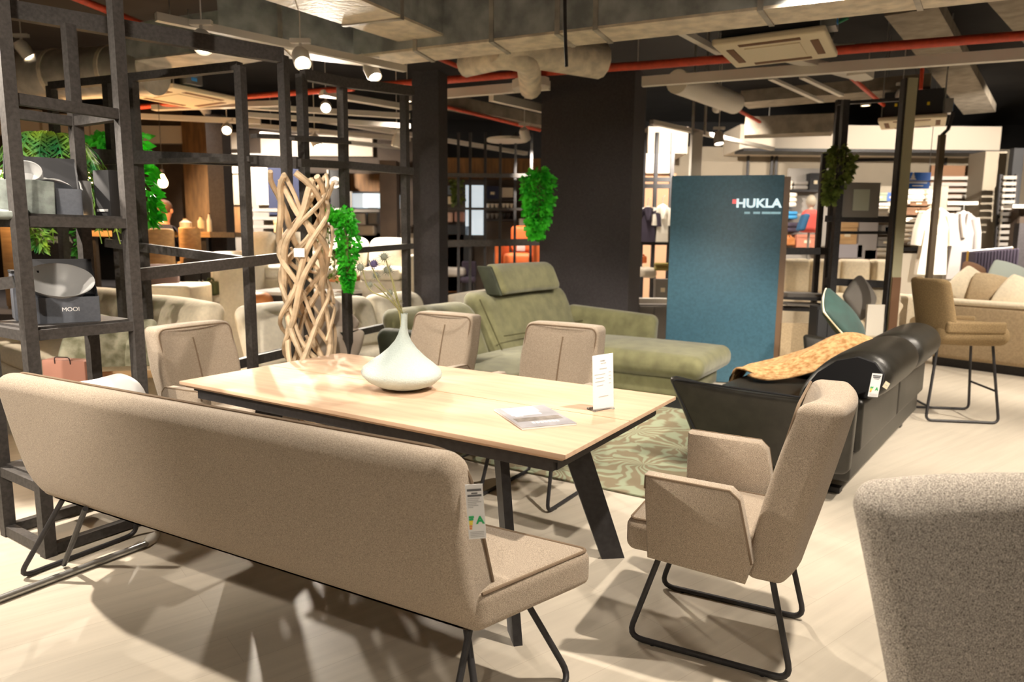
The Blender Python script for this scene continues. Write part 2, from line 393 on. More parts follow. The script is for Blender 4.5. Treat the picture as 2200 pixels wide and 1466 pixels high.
# red sprinkler pipes
pipe('sprinkler_main', [G(815, 184, 3.05), G(1165, 155, 3.05), G(1390, 140, 3.05), G(1800, 108, 3.05), G(2330, 66, 3.05)], .038, RED, 'long red sprinkler main running across under the ceiling')
pipe('sprinkler_pipe', [G(1795, 138, 3.02), G(1908, 234, 3.02)], .022, RED, 'thin red pipe slanting down to the grey cassette box on the right', group='red branch pipes')
pipe('sprinkler_pipe', [G(905, 110, 3.12), G(1045, 168, 3.12)], .022, RED, 'thin red pipe meeting the red main left of the wide column', group='red branch pipes')
pipe('sprinkler_pipe', [G(945, 226, 3.0), G(1160, 280, 3.0)], .022, RED, 'thin red pipe right of the narrow pillar below the white tray', group='red branch pipes')
pipe('sprinkler_pipe', [G(1585, 236, 3.0), G(1632, 262, 3.0)], .022, RED, 'short red pipe end right of the white pipe stub', group='red branch pipes')
pipe('sprinkler_pipe', [G(190, 240, 2.95), G(560, 205, 2.95), G(760, 190, 2.95)], .03, RED, 'red pipe behind the left frame rack under the beige cassette', group='red branch pipes')
pipe('sprinkler_pipe', [G(100, -30, 3.3), G(330, 62, 3.3)], .03, RED, 'dull red pipe at the very top left', group='red branch pipes')
pipe('sprinkler_drop', [D(1982, 140, 7.0), D(1978, 192, 7.0)], .018, RED, 'red sprinkler drop behind the light shelf post on the right')
# white trays and tracks
def tray(a, b, label, w=.07, h=.09, ma=WHITEP): return hang('cable_tray', a, b, w, h, ma, label, 'cable tray', 'ceiling trays and tracks')
tray(G(941, 203, 2.95), G(1180, 183, 2.95), 'white tray between the narrow pillar and the wide column')
tray(G(1380, 176, 2.95), G(2205, 116, 2.95), 'long white tray right of the wide column')
tray(G(1055, 208, 2.95), G(1175, 236, 2.95), 'short white tray slanting down to the wide column')
tray(G(1840, 148, 2.95), G(1858, 160, 2.95), 'blunt white tray end below the ceiling cassette', .16, .1)
tray(G(1450, 60, 3.2), G(1575, 128, 3.2), 'pale tray slanting between duct and ceiling cassette', .06, .05)
tray(G(1655, 168, 3.1), G(1765, 218, 3.1), 'left one of two thin parallel rods above the blue panel', .05, .03)
tray(G(1722, 165, 3.1), G(1808, 205, 3.1), 'right one of two thin parallel rods above the blue panel', .05, .03)
tray(G(1690, 122, 3.0), G(1862, 168, 3.0), 'twin slotted strip running from the cassette to the lower right', .12, .05, LAMPM)
trks = [((520, 228), (880, 250)), ((520, 246), (880, 272)), ((520, 268), (880, 300)), ((690, 200), (880, 232)), ((330, 232), (620, 222)), ((560, 288), (870, 318)), ((690, 258), (1130, 330)), ((300, 250), (560, 262))]
nm = ['uppermost', 'second', 'third', 'thick slanted', 'short', 'lowest', 'longest dark', 'far left']
for (a, b), q in zip(trks, nm):
    tray(G(a[0], a[1], 2.92), G(b[0], b[1], 2.92), q+' pale ceiling strip seen behind the frame rack posts', .09, .06, LAMPM)
# concrete beams
t1 = [(1950, 25), (2100, 232)], [(1935, 60), (1960, 60)]
hang('ceiling_beam', G(1958, 10, 3.5), G(2105, 235, 3.5), .42, .12, CONC, 'pale flat ceiling beam slanting at the upper right', 'beam', 'ceiling beams')
hang('ceiling_beam', G(2170, -30, 3.5), G(2290, 130, 3.5), .35, .12, CONC, 'ceiling beam at the right edge of the picture', 'beam', 'ceiling beams')
hang('ceiling_beam', G(1600, 215, 3.3), G(2000, 180, 3.3), .5, .15, CONC, 'wide dim ceiling beam behind the white tray on the right', 'beam', 'ceiling beams')
hang('ceiling_beam', G(940, 215, 3.1), G(1180, 265, 3.1), .2, .15, CONC, 'dim ceiling beam left of the wide column', 'beam', 'ceiling beams')
hang('ceiling_beam', G(1600, 275, 3.05), G(1790, 268, 3.05), .4, .25, CONC, 'low dim ceiling beam above the shop behind the blue panel', 'beam', 'ceiling beams')
# cassettes
def cassette(c, w, label, boxh=.28, flip=1):
    t = thing('ceiling_cassette', label, 'air conditioner', c, R(-30), 'ceiling cassettes')
    mb = MB().rbox((0, 0, 0), (w, w, .05), .015); obj('face_panel', mb, CREAMPL, t)
    for k in range(4):
        M = rz(k*PI/2); mb = MB().box(M @ Vector((0, w*.38, -.027)), (w*.55, w*.07, .006), M); obj('air_slot', mb, BROWNBOX, t, False)
    mb = MB().box((0, 0, -.028), (w*.5, w*.5, .008)); obj('intake_grille', mb, CREAMPL, t, False)
    mb = MB().box((0, 0, boxh/2+.03), (w*.86, w*.86, boxh)); obj('unit_box', mb, DARKBOX, t, False)
    for k, (x, z) in enumerate(((-.25, .16), (0, .18), (.22, .15))):
        obj('sticker', MB().box((x*w, -w*.432, z), (.04*w, .004, .05*w)), YEL, t, False)
    mb = MB().box((w*.5, -w*.25, .12), (.1, .22*w, .16)); obj('control_box', mb, STEEL, t, False)
    for z in (.09, .14): obj('warning_label', MB().box((w*.5+.052, -w*.25, z), (.004, .08*w, .035)), BLUEL, t, False)
    for x in (-1, 1):
        for y in (-1, 1): obj('hanger_rod', MB().cyl((x*w*.45, y*w*.45, .03), (x*w*.45, y*w*.45, ZC-c.z-.05), .006, 6), STEEL, t)
    return t
cassette(G(1668, 104, 2.95), .82, 'cream square ceiling air cassette under the big duct on the right')
cassette(G(395, 208, 2.9), .85, 'beige square ceiling air cassette behind the left shelf posts')
cassette(G(1960, 262, 2.85), .7, 'small grey ceiling cassette behind the pale shelf post on the right')
# cables at the right cassette
random.seed(3)
for i, (a, b, cc, q) in enumerate((((1760, 60), (1790, 100), (1835, 95), 'grey cable curling at the right end of the ceiling cassette'), ((1770, 75), (1778, 58), (1822, 38), 'green cable arching above the ceiling cassette'), ((1735, 70), (1752, 100), (1752, 108), 'pale cable hanging beside the ceiling cassette'))):
    pipe('cable', [G(*a, 3.15), G(*b, 3.12), G(*cc, 3.15)], .014, (LAMPM, mat('green_cable', (.05, .3, .15), .6), CREAMPL)[i], q, 'cable', fil=.2)
pipe('pendant_cable', [D(1213, -60, 5.0), D(1214, 60, 5.0), D(1217, 143, 5.0)], .012, BLACKM, 'thin black cable hanging in front of the big duct', 'cable')
for i, (px, y0, y1, Y, q) in enumerate(((1690, 205, 290, 9, 'left'), (1716, 205, 290, 9, 'right'))):
    pipe('hanger_rod', [Vector((D(px-200, y0, Y).x, Y, ZC)), D(px-202, y1, Y)], .015, STEEL, q+' thin steel rod hanging above the blue panel', 'rod')

# ================================================================== spots seen in the photograph
VS = [  # pixel, height, target, power, label
    ((437, 100), 2.62, (-1.0, 3.0, .6), 120, 'bright white track spot above the left shelf frame'),
    ((650, 135), 2.62, (-.6, 3.4, .7), 120, 'bright track spot at the top of the third frame post'),
    ((805, 165), 2.72, (.2, 5.0, .2), 120, 'track spot in a square bracket left of the narrow pillar'),
    ((700, 232), 2.85, (-1.05, 3.5, .75), 480, 'bright tilted spot behind the woven column rack'),
    ((487, 280), 2.72, (-2.6, 5.6, .6), 800, 'lone bright spot left of the tall frame post'),
    ((682, 312), 2.55, (-1.6, 9, .6), 420, 'small far spot under the pale strips'),
    ((1130, 298), 2.65, (.8, 10.5, .8), 200, 'spot under a round plate left of the wide column'),
    ((1545, 308), 2.6, (2.6, 8.5, 1.0), 90, 'small spot on a rail above the blue panel'),
    ((850, 313), 2.6, (-2, 9.5, .4), 160, 'small far spot near the narrow pillar'),
]
for (p, z, tg, pw, lb) in VS:
    spot(G(p[0], p[1], z), tg, pw, 75, .6, lb, group='track spots')
pipe('round_plate', [D(1090, 298, 9.2), D(1090, 304, 9.2)], .26, LAMPM, 'round pale ceiling plate left of the wide column', 'plate', n=24)
# the track carrying the spots
hang('light_track', G(335, 36, 2.78), G(870, 148, 2.78), .05, .05, LAMPM, 'pale slanted light track above the frame rack', 'light track')
hang('light_track', G(1400, 262, 2.8), G(1660, 320, 2.8), .06, .05, LAMPM, 'light track above the clothes shop behind the blue panel', 'light track')
# ------------------------------------------------ spots not in view: some fit the shadows, the rest are added fill
S = spot
FILL_GRID_W = 190  # power of the downlight grid added as fill
S((-3.4, 3.3, 3.0), (-1.5, 2.3, 0.2), 620, 62, 0.35, label='ceiling track spot hung left of the bench', group='track spots', recess=.05)
S((1.4, 2.0, 3.0), (0.75, 2.4, 0.3), 310, 66, 0.40, label='ceiling track spot hung over the chair at the table end', group='track spots', recess=.05)
S((0.5, 4.6, 3.05), (-0.1, 3.0, 0.7), 180, 60, 0.50, label='ceiling track spot hung over the middle of the table', group='track spots', recess=.05)
S((3.6, 3.2, 3.0), (2.6, 4.2, 0.3), 360, 70, 0.60, label='added fill spot right of the leather sofa', group='track spots', recess=.05)
S((4.9, 4.2, 3.1), (3.8, 5.4, 0), 420, 70, 0.60, label='added fill spot over the bar stool', group='track spots', recess=.05)
S((1.9, 4.3, 3.1), (1.4, 6.2, 0.4), 420, 70, 0.60, label='added fill spot over the rug', group='track spots', recess=.05)
S((2.6, 4.2, 3.1), (2.2, 7.0, 1.0), 260, 45, 0.60, label='added fill spot facing the blue panel', group='track spots', recess=.05)
S((-0.5, -1.0, 3.1), (-0.6, 2.2, 0.3), 80, 66, 0.70, label='added fill spot behind the photographer on the left', group='track spots', recess=.05)  # unseen lamps behind the camera, added as soft fill
S((1.6, -0.8, 3.1), (1.6, 2.2, 0.3), 80, 66, 0.70, label='added fill spot behind the photographer on the right', group='track spots', recess=.05)
S((-3.2, 0.6, 3.1), (-2.0, 3.2, 1.1), 360, 50, 0.70, label='added fill spot left of the shelf rack', group='track spots', recess=.05)  # added to brighten the shelf boxes and bowl
S((-4.6, 7.0, 3.1), (-3.2, 8.4, 0.4), 700, 90, 0.60, label='added fill spot over the far ottoman', group='track spots', recess=.05)  # from here to the garment rack: added to lift the background
S((0.5, 10.5, 3.1), (0.2, 12.4, 1.2), 700, 95, 0.60, label='added fill spot over the far shelves', group='track spots', recess=.05)
S((-4.2, 10.0, 3.1), (-3.6, 12.4, 1.4), 700, 95, 0.60, label='added fill spot over the walnut wall', group='track spots', recess=.05)
S((4.5, 8.6, 3.1), (4.6, 11.4, 1.7), 950, 95, 0.60, label='added fill spot over the bath towels', group='track spots', recess=.05)
S((7.0, 8.2, 3.1), (7.0, 11.2, 1.6), 950, 95, 0.60, label='added fill spot over the robes', group='track spots', recess=.05)
S((5.6, 5.6, 3.3), (5.8, 7.4, 0.6), 420, 80, 0.60, label='added fill spot over the beige sofa', group='track spots', recess=.05)
S((2.6, 9.4, 3.1), (2.9, 12.2, 1.7), 700, 95, 0.60, label='added fill spot over the garment rack', group='track spots', recess=.05)
S((-.7, -.7, 2.9), (-2.02, 3.25, .98), 190, 24, .5, label='added fill spot behind the bench aimed at the shelf rack', group='track spots', recess=.05)  # added frontal light for the bowl under the shelf board
S((-.2, .2, 3.15), (-.6, 4.7, .6), 330, 46, .6, label='ceiling track spot hung over the bench aimed at the far chairs', group='track spots', recess=.05)
S((1.9, .6, 3.15), (1.5, 6.2, .5), 460, 46, .6, label='ceiling track spot hung over the tweed chair aimed at the green sofa', group='track spots', recess=.05)
S((-2.0, .8, 3.15), (-1.7, 4.9, 1.0), 230, 48, .6, label='ceiling track spot hung left of the photographer aimed at the woven column', group='track spots', recess=.05)
rows = ('first', 'second', 'third', 'fourth', 'fifth')  # downlight grid added to raise ambient light and floor bounce
for j, y in enumerate((-1.6, 1.2, 5.6, 9.6, 13.2)):
    for i, x in enumerate((-7.4, -4.4, -1.4, 1.6, 4.6, 7.6)):
        if (abs(x) < 2 and y == 1.2) or (y == 5.6 and abs(x) < 5): continue
        S((x, y, 3.2), (x, y+.001, 0), FILL_GRID_W if y > 4 else FILL_GRID_W*.16, 120, .8, recess=.07, label='added fill downlight in the '+rows[j]+' row from the viewer, number '+('one', 'two', 'three', 'four', 'five', 'six')[i]+' from the left', group='ceiling downlights', rad=.15)
# duct undersides get floor bounce, also put into their pale colour
# ================================================================== bench
def runner(parent, xt, xb, yt0, yt1, yb0, yb1, zt, r=.0105, fil=.06, name='runner_leg'):
    mb = MB(); mb.tube([(xt, yt1, zt), (xb, yb1, r), (xb, yb0, r), (xt, yt0, zt)], r, 10, fil=fil); o = obj(name, mb, BLACKM, parent)
    for y in (yb0+.09, yb1-.09): obj('foot_glide', MB().cyl((xb, y, -.0), (xb, y, .012), .009, 8), BLACKM, o)
    return o
bench = thing('dining_bench', 'long taupe upholstered bench seen from behind in the foreground', 'bench', (-.885, 2.49, 0), R(-28.8))
def bench_back(x, y, z):
    # local box: x +-1.07, y thickness, z 0.. height
    t = (z+.27)/.54
    w = 1.0+.012*t
    lean = -.115*max(0, t)**1.1
    curve = .03*(1-abs(2*t-1))        # belly
    y2 = y+lean-(.012*math.sin(PI*min(1, max(0, t))) if y < 0 else 0)
    if y > 0: y2 += .09*(1-max(0, min(1, t)))
    if t < .3 and y < 0: y2 += .05*(1-t/.3)**2
    return (x*w, y2, z)
mb = MB().rbox((0, -.225, .618), (2.08, .12, .54), .055, m=10, k=4, fn=bench_back); obj('backrest', mb, TAUPE, bench)
# piping along the inner top edge of the back
pts = []
for x, z in [(-1.04, .42), (-1.042, .818), (-1.01, .873), (-.95, .889), (.95, .889), (1.01, .873), (1.042, .818), (1.04, .42)]:
    q = bench_back(x, .022, z-.618); pts.append((q[0], q[1]-.225, q[2]+.618))
obj('piping', MB().tube(pts, .0055, 6, fil=.05), TAUPE_D, bench)
def flare(x, y, z):
    s = 1+.14*max(0, min(1, (y+.22)/.4)); return (x*s, y, z-.012*max(0, (y)))
mb = MB().rbox((0, -.03, .415), (2.10, .44, .115), .03, m=8, k=3, fn=flare, puff=(0, 0, .012)); obj('seat', mb, TAUPE, bench)
pts = [flare(x, y, z) for x, y, z in [(-1.045, -.2, .057), (-1.045, .205, .057), (1.045, .205, .057), (1.045, -.2, .057)]]
obj('piping', MB().tube([(p[0], p[1]-.03, p[2]+.413) for p in pts], .005, 6, fil=.03), TAUPE_D, bench)
for s in (-1, 1):
    obj('brace', MB().tube([(-.72, -.262, .37), (-1.09, -.164, .012)] if s < 0 else [(1.0, -.2, .37), (1.005, -.28, .2), (1.02, -.39, .012)], .0105, 8), BLACKM, bench)
for s in (-1, 1): runner(bench, s*.97, s*1.13, -.19, .08, -.325, .195, .37)
obj('seat_rail', MB().box((0, -.05, .352), (1.9, .05, .02)), BLACKM, bench, False)

# energy label tag hanging on the bench corner
def label_tag(parent_loc, rot, h, w, lines, label, letter=None, bars=True, name='hang_tag', group=None, sc=1):
    t = thing(name, label, 'tag', parent_loc, 0, group); t.rotation_euler = rot
    mb = MB().box((0, 0, 0), (w, .0016, h)); obj('card', mb, PAPER, t, False)
    rr = (PI/2, 0, 0); y = -.0012
    z = h*.40
    for k, (ww, hh) in enumerate(lines):
        obj('print_line', MB().box((-w*.42+w*ww/2 if k > 2 else 0, y, z), (w*ww, .0006, hh*h)), INK if k < 3 else INKL, t, False); z -= hh*h+.018*h
    if bars:
        for k, (m_, ww) in enumerate(((EGREEN, .30), (EGREEN, .26), (EYEL, .22), (EYEL, .20), (EORG, .17), (EORG, .15))):
            obj('efficiency_bar', MB().box((-w*.42+w*ww/2, y, -h*.09-k*h*.042), (w*ww, .001, h*.034)), m_, t, False)
    if letter: text('energy_letter', letter, h*.19, EGREEN, t, (w*.22, y, -h*.16), rr, .0004, bold=.0012)
    z = -h*.37
    if bars:
        for k in range(4): obj('print_line', MB().box((0, y, z-k*h*.03), (w*.8, .0006, h*.01)), INKL, t, False)
    return t
label_tag(D(1022, 1100, 1.70), (R(4), R(-4), R(2)), .148, .044, [(.82, .04), (.35, .025), (.8, .035), (.7, .014), (.62, .014), (.78, .014), (.5, .014), (.6, .014), (.3, .014)], 'white printed energy class tag hanging at the bench corner', 'A')

# ================================================================== dining chairs
def make_chair(label, loc, rot):
    t = thing('dining_chair', label, 'chair', loc, rot, 'taupe dining chairs')
    def bk(x, y, z):
        s = (z+.29)/.58
        w = .88+.12*min(1, s*1.6) - .05*max(0, s-.7)/.3
        lean = -.13*max(0, s)**1.25
        wrap = .05*(x/.23)**2*(1 if y > 0 else .6)
        th = 1 if s > .3 else .9+.1*s/.3
        return (x*w, y*th+lean+wrap, z)
    mb = MB().rbox((0, -.215, .625), (.50, .115, .61), .034, m=8, k=4, fn=bk, puff=(0, .012, 0)); obj('backrest', mb, TAUPE, t)
    pts = []
    for x, z in [(-.243, .40), (-.243, .92), (.243, .92), (.243, .40)]:
        q = bk(x, .05, z-.625); pts.append((q[0], q[1]-.215, q[2]+.625))
    obj('piping', MB().tube(pts, .005, 6, fil=.05), TAUPE_D, t)
    pts = []
    for k in range(12):
        z = .50+.355*k/11; q = bk(0, .0575+.012*(1-((z-.625)/.30)**2), z-.625); pts.append((q[0], q[1]-.215, q[2]+.625))
    obj('centre_seam', MB().tube(pts, .005, 6), TAUPE_D, t)
    mb = MB().rbox((0, .05, .405), (.47, .48, .12), .035, m=5, k=3, puff=(0, 0, .018), fn=lambda x, y, z: (x*(1+.06*y/.23), y, z)); obj('seat', mb, TAUPE, t)
    obj('piping', MB().tube([(-.215, -.12, .462), (-.238, .275, .462), (.238, .275, .462), (.215, -.12, .462)], .0045, 6, fil=.03), TAUPE_D, t)
    for s in (-1, 1):
        # arm panel: trapezoid prism with rounded top, in the y-z plane
        prof = [(.195, .345), (.205, .60), (.205, .645), (-.07, .655), (-.10, .63), (-.145, .42), (-.125, .345)]
        n = len(prof); V = []; x0, x1 = s*.235, s*.295
        for X_, sh in ((x0, .008), (x0+.008*s, 0), (x1-.008*s, 0), (x1, .008)):
            cy = sum(p[0] for p in prof)/n; cz = sum(p[1] for p in prof)/n
            for y, z in prof:
                k = 1-sh/.2; flarex = s*.03*(z-.36)/.28
                V.append((X_+flarex, cy+(y-cy)*k, cz+(z-cz)*k+.01*math.sin(y*9)))
        F = []
        for r_ in range(3):
            for i in range(n): F.append((r_*n+i, r_*n+(i+1) % n, (r_+1)*n+(i+1) % n, (r_+1)*n+i))
        F += [tuple(range(n)), tuple(range(3*n, 4*n))]
        a = obj('armrest', MB().add(V, F), TAUPE, t, ang=50)
        k = 1-.0/.2
        pp = [(x1-.002*s+s*.03*(z-.36)/.28, cy+(y-cy)*.985, cz+(z-cz)*.985+.01*math.sin(y*9)) for y, z in prof[1:6]]
        obj('piping', MB().tube(pp, .004, 6), TAUPE_D, a)
        runner(t, s*.19, s*.215, -.19, .17, -.275, .275, .35, fil=.055)
    return t
make_chair('taupe armchair at the right end of the dining table', (.769, 2.425, 0), R(62.5))
make_chair('taupe chair back right behind the standing price card', (.155, 3.86, 0), R(147.7))
make_chair('taupe chair back just right of the white vase', (-.585, 4.40, 0), R(147.7))
make_chair('taupe armchair at the left end of the table beside the shelf', (-1.56, 3.80, 0), R(-119))

# ================================================================== table
tb = thing('dining_table', 'light oak dining table with splayed dark flat legs', 'table', (-.41, 3.06, 0), R(-32.3))
def topf(x, y, z): return (x*(1-.02*(z < 0)), y*(1-.035*(z < 0)), z)
mb = MB().rbox((0, 0, .745), (2.0, 1.0, .03), .004, m=2, k=1, fn=topf); obj('tabletop', mb, OAK, tb)
obj('leaf_joint', MB().box((0, .0, .7603), (2.0, .002, .0012)), OAKD, tb, False)
mb = MB()
for y in (-.44, .44): mb.box((0, y, .705), (1.86, .03, .05))
for x in (-.92, .92, 0): mb.box((x, 0, .705), (.03, .86, .05))
mb.box((0, 0, .722), (1.9, .92, .014)); obj('underframe', mb, BLACKM, tb, False)
for sx in (-1, 1):
    for (fx, fy, tx, ty) in ((.76, .43, .57, .27), (.74, -.365, .62, -.29)):
        a = Vector((sx*tx, ty, .70)); b = Vector((sx*fx, fy, 0)); rad = Vector((b.x-a.x, b.y-a.y, 0)).normalized() if abs(fy) > .4 else Vector((sx*.707, -.707, 0)); tan = Vector((-rad.y, rad.x, 0))
        V = []
        for P, w_ in ((b, .052), (a, .062)):
            for i, j in ((-1, -1), (1, -1), (1, 1), (-1, 1)): V.append(P+rad*(i*w_)+tan*(j*.016))
        obj('leg', MB().add(V, [(0, 1, 2, 3), (4, 7, 6, 5), (0, 4, 5, 1), (1, 5, 6, 2), (2, 6, 7, 3), (3, 7, 4, 0)]), BLACKM, tb, False)

# vase with thistles
vc = G(862, 836, .76)
prof = [(.0001, .0), (.045, .0), (.10, .014), (.145, .034), (.172, .060), (.176, .076), (.168, .094), (.14, .118), (.10, .147), (.062, .182), (.036, .215), (.022, .245), (.016, .275), (.0145, .315), (.0155, .334), (.012, .334), (.011, .30), (.011, .26)]
vs_ = solo('bottle_vase', MB().lathe(prof, 48), CERAM, 'squat white textured ceramic vase with long thin neck on the table', 'vase', loc=vc, rot=(0, R(3), 0))
nk = Vector((vc.x+.01, vc.y, vc.z+.325))
def spiky(c, r, n=46):
    mb = MB(); random.seed(int(c[0]*1e4) % 999)
    for i in range(n):
        z = 1-2*(i+.5)/n; a = i*2.39996; q = math.sqrt(1-z*z); d = Vector((q*math.cos(a), q*math.sin(a), z))
        p = Vector(c); b = d.orthogonal().normalized()*r*.09; b2 = d.cross(b)
        mb.add([p+b, p-b*.5+b2*.8, p-b*.5-b2*.8, p+d*r*random.uniform(.85, 1.15)], [(0, 1, 3), (1, 2, 3), (2, 0, 3)])
    mb.ball(c, r*.5, 6); return mb
for i, (pts, heads, lb) in enumerate((
    ([(846, 640), (815, 610), (793, 560)], [((803, 567), .031, 1)], 'thistle stem with the violet-blue flower head'),
    ([(844, 645), (790, 625), (778, 576)], [((774, 575), .031, 0)], 'thistle stem leaning furthest left in the vase'),
    ([(850, 640), (842, 600), (828, 556)], [((825, 552), .030, 0), ((808, 592), .026, 0)], 'thistle stem with the topmost grey head'),
    ([(853, 640), (845, 605), (836, 585)], [((833, 580), .033, 0)], 'thistle stem furthest right in the vase'),
    ([(842, 650), (826, 630), (803, 610)], [((795, 612), .022, 0), ((838, 630), .025, 0)], 'thistle stem with the lowest small heads'))):
    off = (i-2)*.004
    P = [nk+Vector((off*.6, off, -.12)), nk+Vector((off, off, 0))]+[D(a, b, vc.y+off*3) for a, b in pts]
    t = thing('thistle_stem', lb, 'flower', P[0], 0, 'thistles in the white vase')
    obj('stem', MB().tube([p-P[0] for p in P], .003, 6, fil=.04), STEMG, t)
    for (hp, r, bl) in heads: obj('flower_head', spiky(D(hp[0], hp[1], vc.y+off*3)-P[0], r), THISB if bl else THIS, t, smooth=False)
    mb = MB(); random.seed(i)
    for k in range(10):
        c = P[1].lerp(P[2], random.uniform(.1, 1.0)); a = random.uniform(0, 6.28); d = Vector((math.cos(a), math.sin(a), random.uniform(.1, .6)))*random.uniform(.012, .028); u = d.cross(Vector((0, 0, 1)))*.13
        c = c-P[0]; mb.add([c, c+d*.5+u, c+d, c+d*.5-u], [(0, 1, 2, 3)])
    obj('leaves', mb, STEMG, t, smooth=False, kind='stuff')

# price card in a clear stand, brochure
pc = G(1294, 881, .76)
t = thing('price_card', 'tall white price card standing on the table', 'card', pc, R(30))
CW = .098
obj('card', MB().box((0, 0, .112), (CW, .003, .215), ry(R(-3))), PAPER, t, False); obj('clear_foot', MB().box((0, .01, .004), (CW, .05, .006)), mat('clear_acrylic', (.9, .9, .9), .05, trans=1), t, False)
M_ = ry(R(-3))
def stroke(x, z, w_, h_, ma=INKL):
    p = M_ @ Vector((x, -.002, z-.112)); obj('print_line', MB().box((p.x, p.y, p.z+.112), (w_, .0008, h_), M_), ma, t, False)
for x, z, w_ in ((-.005, .196, .018), (.004, .196, .012), (-.006, .186, .010), (.008, .186, .012)): stroke(x, z, w_, .004)
stroke(0, .165, .034, .004)
for k, (z, w_) in enumerate(((.144, .05), (.130, .036), (.116, .044), (.100, .03))): stroke(-.016, z, w_, .0026); stroke(.032, z+.004, .010, .0026)
stroke(0, .055, .045, .004)
bc = Vector((.083, 2.559, .7605))
t = thing('brochure', 'grey catalogue brochure lying on the table near its corner', 'brochure', bc, R(21))
obj('pages', MB().box((0, 0, .003), (.209, .296, .006)), PAPER, t, False); obj('cover', MB().box((0, 0, .0068), (.21, .297, .0012)), mat('grey_photo_cover', (.36, .345, .37), .3, nscale=7, namt=.2), t, False)
for k, (x, y, w_, h_) in enumerate(((-.02, .075, .12, .12), (-.055, .05, .03, .10), (.03, .10, .04, .08))): obj('cover_photo', MB().box((x, y, .0076+k*.0002), (w_, h_, .0006)), mat('pale_photo', (.66, .64, .64), .4, nscale=30, namt=.3), t, False)
obj('cover_photo', MB().box((0, -.045, .0076), (.18, .05, .0006)), mat('dark_photo', (.2, .17, .15), .4, nscale=30, namt=.4), t, False)
for k in range(7): obj('title_letter', MB().box((-.04+k*.0155, -.095, .0077), (.010, .020, .0006)), PAPER, t, False)

# ================================================================== driftwood lattice column
lc = Vector((-1.235, 4.22, 0))
t = thing('lattice_sculpture', 'tall round column woven of peeled vine branches behind the table', 'sculpture', lc)
random.seed(11)
H = 1.80
for s in (-1, 1):
    for i in range(6):
        a0 = i*2*PI/6+random.uniform(-.15, .15); turns = random.uniform(.85, 1.15)*1.35; ph = random.uniform(0, 6); pts = []; rs = []
        N = 46; z1 = H*random.uniform(.96, 1.0)
        for k in range(N):
            u = k/(N-1); z = .01+u*z1; a = a0+s*turns*2*PI*u+.30*math.sin(15*u+ph); rr_ = .142+.020*math.sin(19*u+ph*2+s)+.008*s-.012*math.sin(PI*u)
            if u > .93: rr_ += (u-.93)*.35
            pts.append((rr_*math.cos(a), rr_*math.sin(a), z)); rs.append(.0155*(1+.25*math.sin(13*u+ph)))
        obj('branch', MB().tube(pts, rs, 7), VINE, t)
for i in range(5):
    a0 = random.uniform(0, 6.28); z0 = random.uniform(.2, 1.5); pts = []
    for k in range(12):
        u = k/11; a = a0+1.9*u; pts.append(((.165)*math.cos(a), .165*math.sin(a), z0+.35*u+.05*math.sin(6*u)))
    obj('branch', MB().tube(pts, .010, 6), VINE, t)
obj('branch', MB().tube([(-.12, -.1, .62), (-.22, -.12, .57), (-.27, -.13, .50)], [.011, .009, .005], 6), VINE, t)
obj('price_label', MB().box((.02, -.172, 1.33), (.06, .003, .05)), PAPER, t, False)

# ================================================================== foreground right chair (tweed)
t = thing('tweed_chair', 'large grey tweed chair back cropped at the lower right corner', 'chair', (1.07, 1.40, 0), R(183))
def tw(x, y, z):
    s = max(0, (z+.31)/.62); wv = .66+.34*min(1, s*1.1); return (x*wv, y-.08*s**1.3+.05*(x/.34)**2, z)
mb = MB().rbox((0, 0, .61), (.70, .12, .62), .058, m=8, k=5, fn=tw, puff=(0, .015, 0)); obj('backrest', mb, TWEED, t)
mb = MB().rbox((0, .30, .40), (.54, .56, .13), .05, m=5, k=3, puff=(0, 0, .015)); obj('seat', mb, TWEED, t)
for sx in (-.2, .2):
    for sy in (.08, .48): obj('leg', MB().tube([(sx, sy, .35), (sx*1.25, sy+(.04 if sy > .2 else -.05), 0)], [.016, .010], 8), BLACKM, t)

# things on the bench seat
sp = G(205, 830, .58)
def crumple(x, y, z): return (x+.02*math.sin(14*y+3*z), y+.015*math.sin(17*x), z*(1-.35*abs(x)/.2)+.018*math.sin(19*x+11*y))
solo('plastic_bag', MB().rbox((0, 0, 0), (.30, .24, .33), .10, m=8, k=4, fn=crumple), BAGW, 'crumpled white plastic bag lying on the bench seat', 'bag', loc=(-1.80, 3.03, .655), rot=(0, R(14), R(-20)))
t = thing('pink_bag', 'salmon pink paper bag standing behind the white plastic bag', 'bag', tuple(Vector((D(150, 800, 4.0).x, 4.0, .47))), R(-10)); obj('bag_body', MB().rbox((0, 0, .12), (.28, .09, .24), .006, m=3, k=1), PINK, t); obj('handle', MB().tube([(-.05, -.046, .22), (-.05, -.05, .26), (.05, -.05, .26), (.05, -.046, .22)], .003, 6, fil=.02), mat('dark_cord', (.05, .03, .03), .8), t)
t = thing('floor_pole', 'thin grey tube lying on the floor beside the bench foot', 'tube', (0, 0, 0)); P0_ = G(-20, 1295, .015); P1_ = G(312, 1170, .015); P2_ = G(335, 1150, .015)
obj('tube', MB().cyl(P0_, P1_, .015, 10), STEEL, t); obj('pale_end', MB().tube([P1_, P1_.lerp(P2_, .5), P2_], [.017, .028, .02], 10), WHITEP, t)
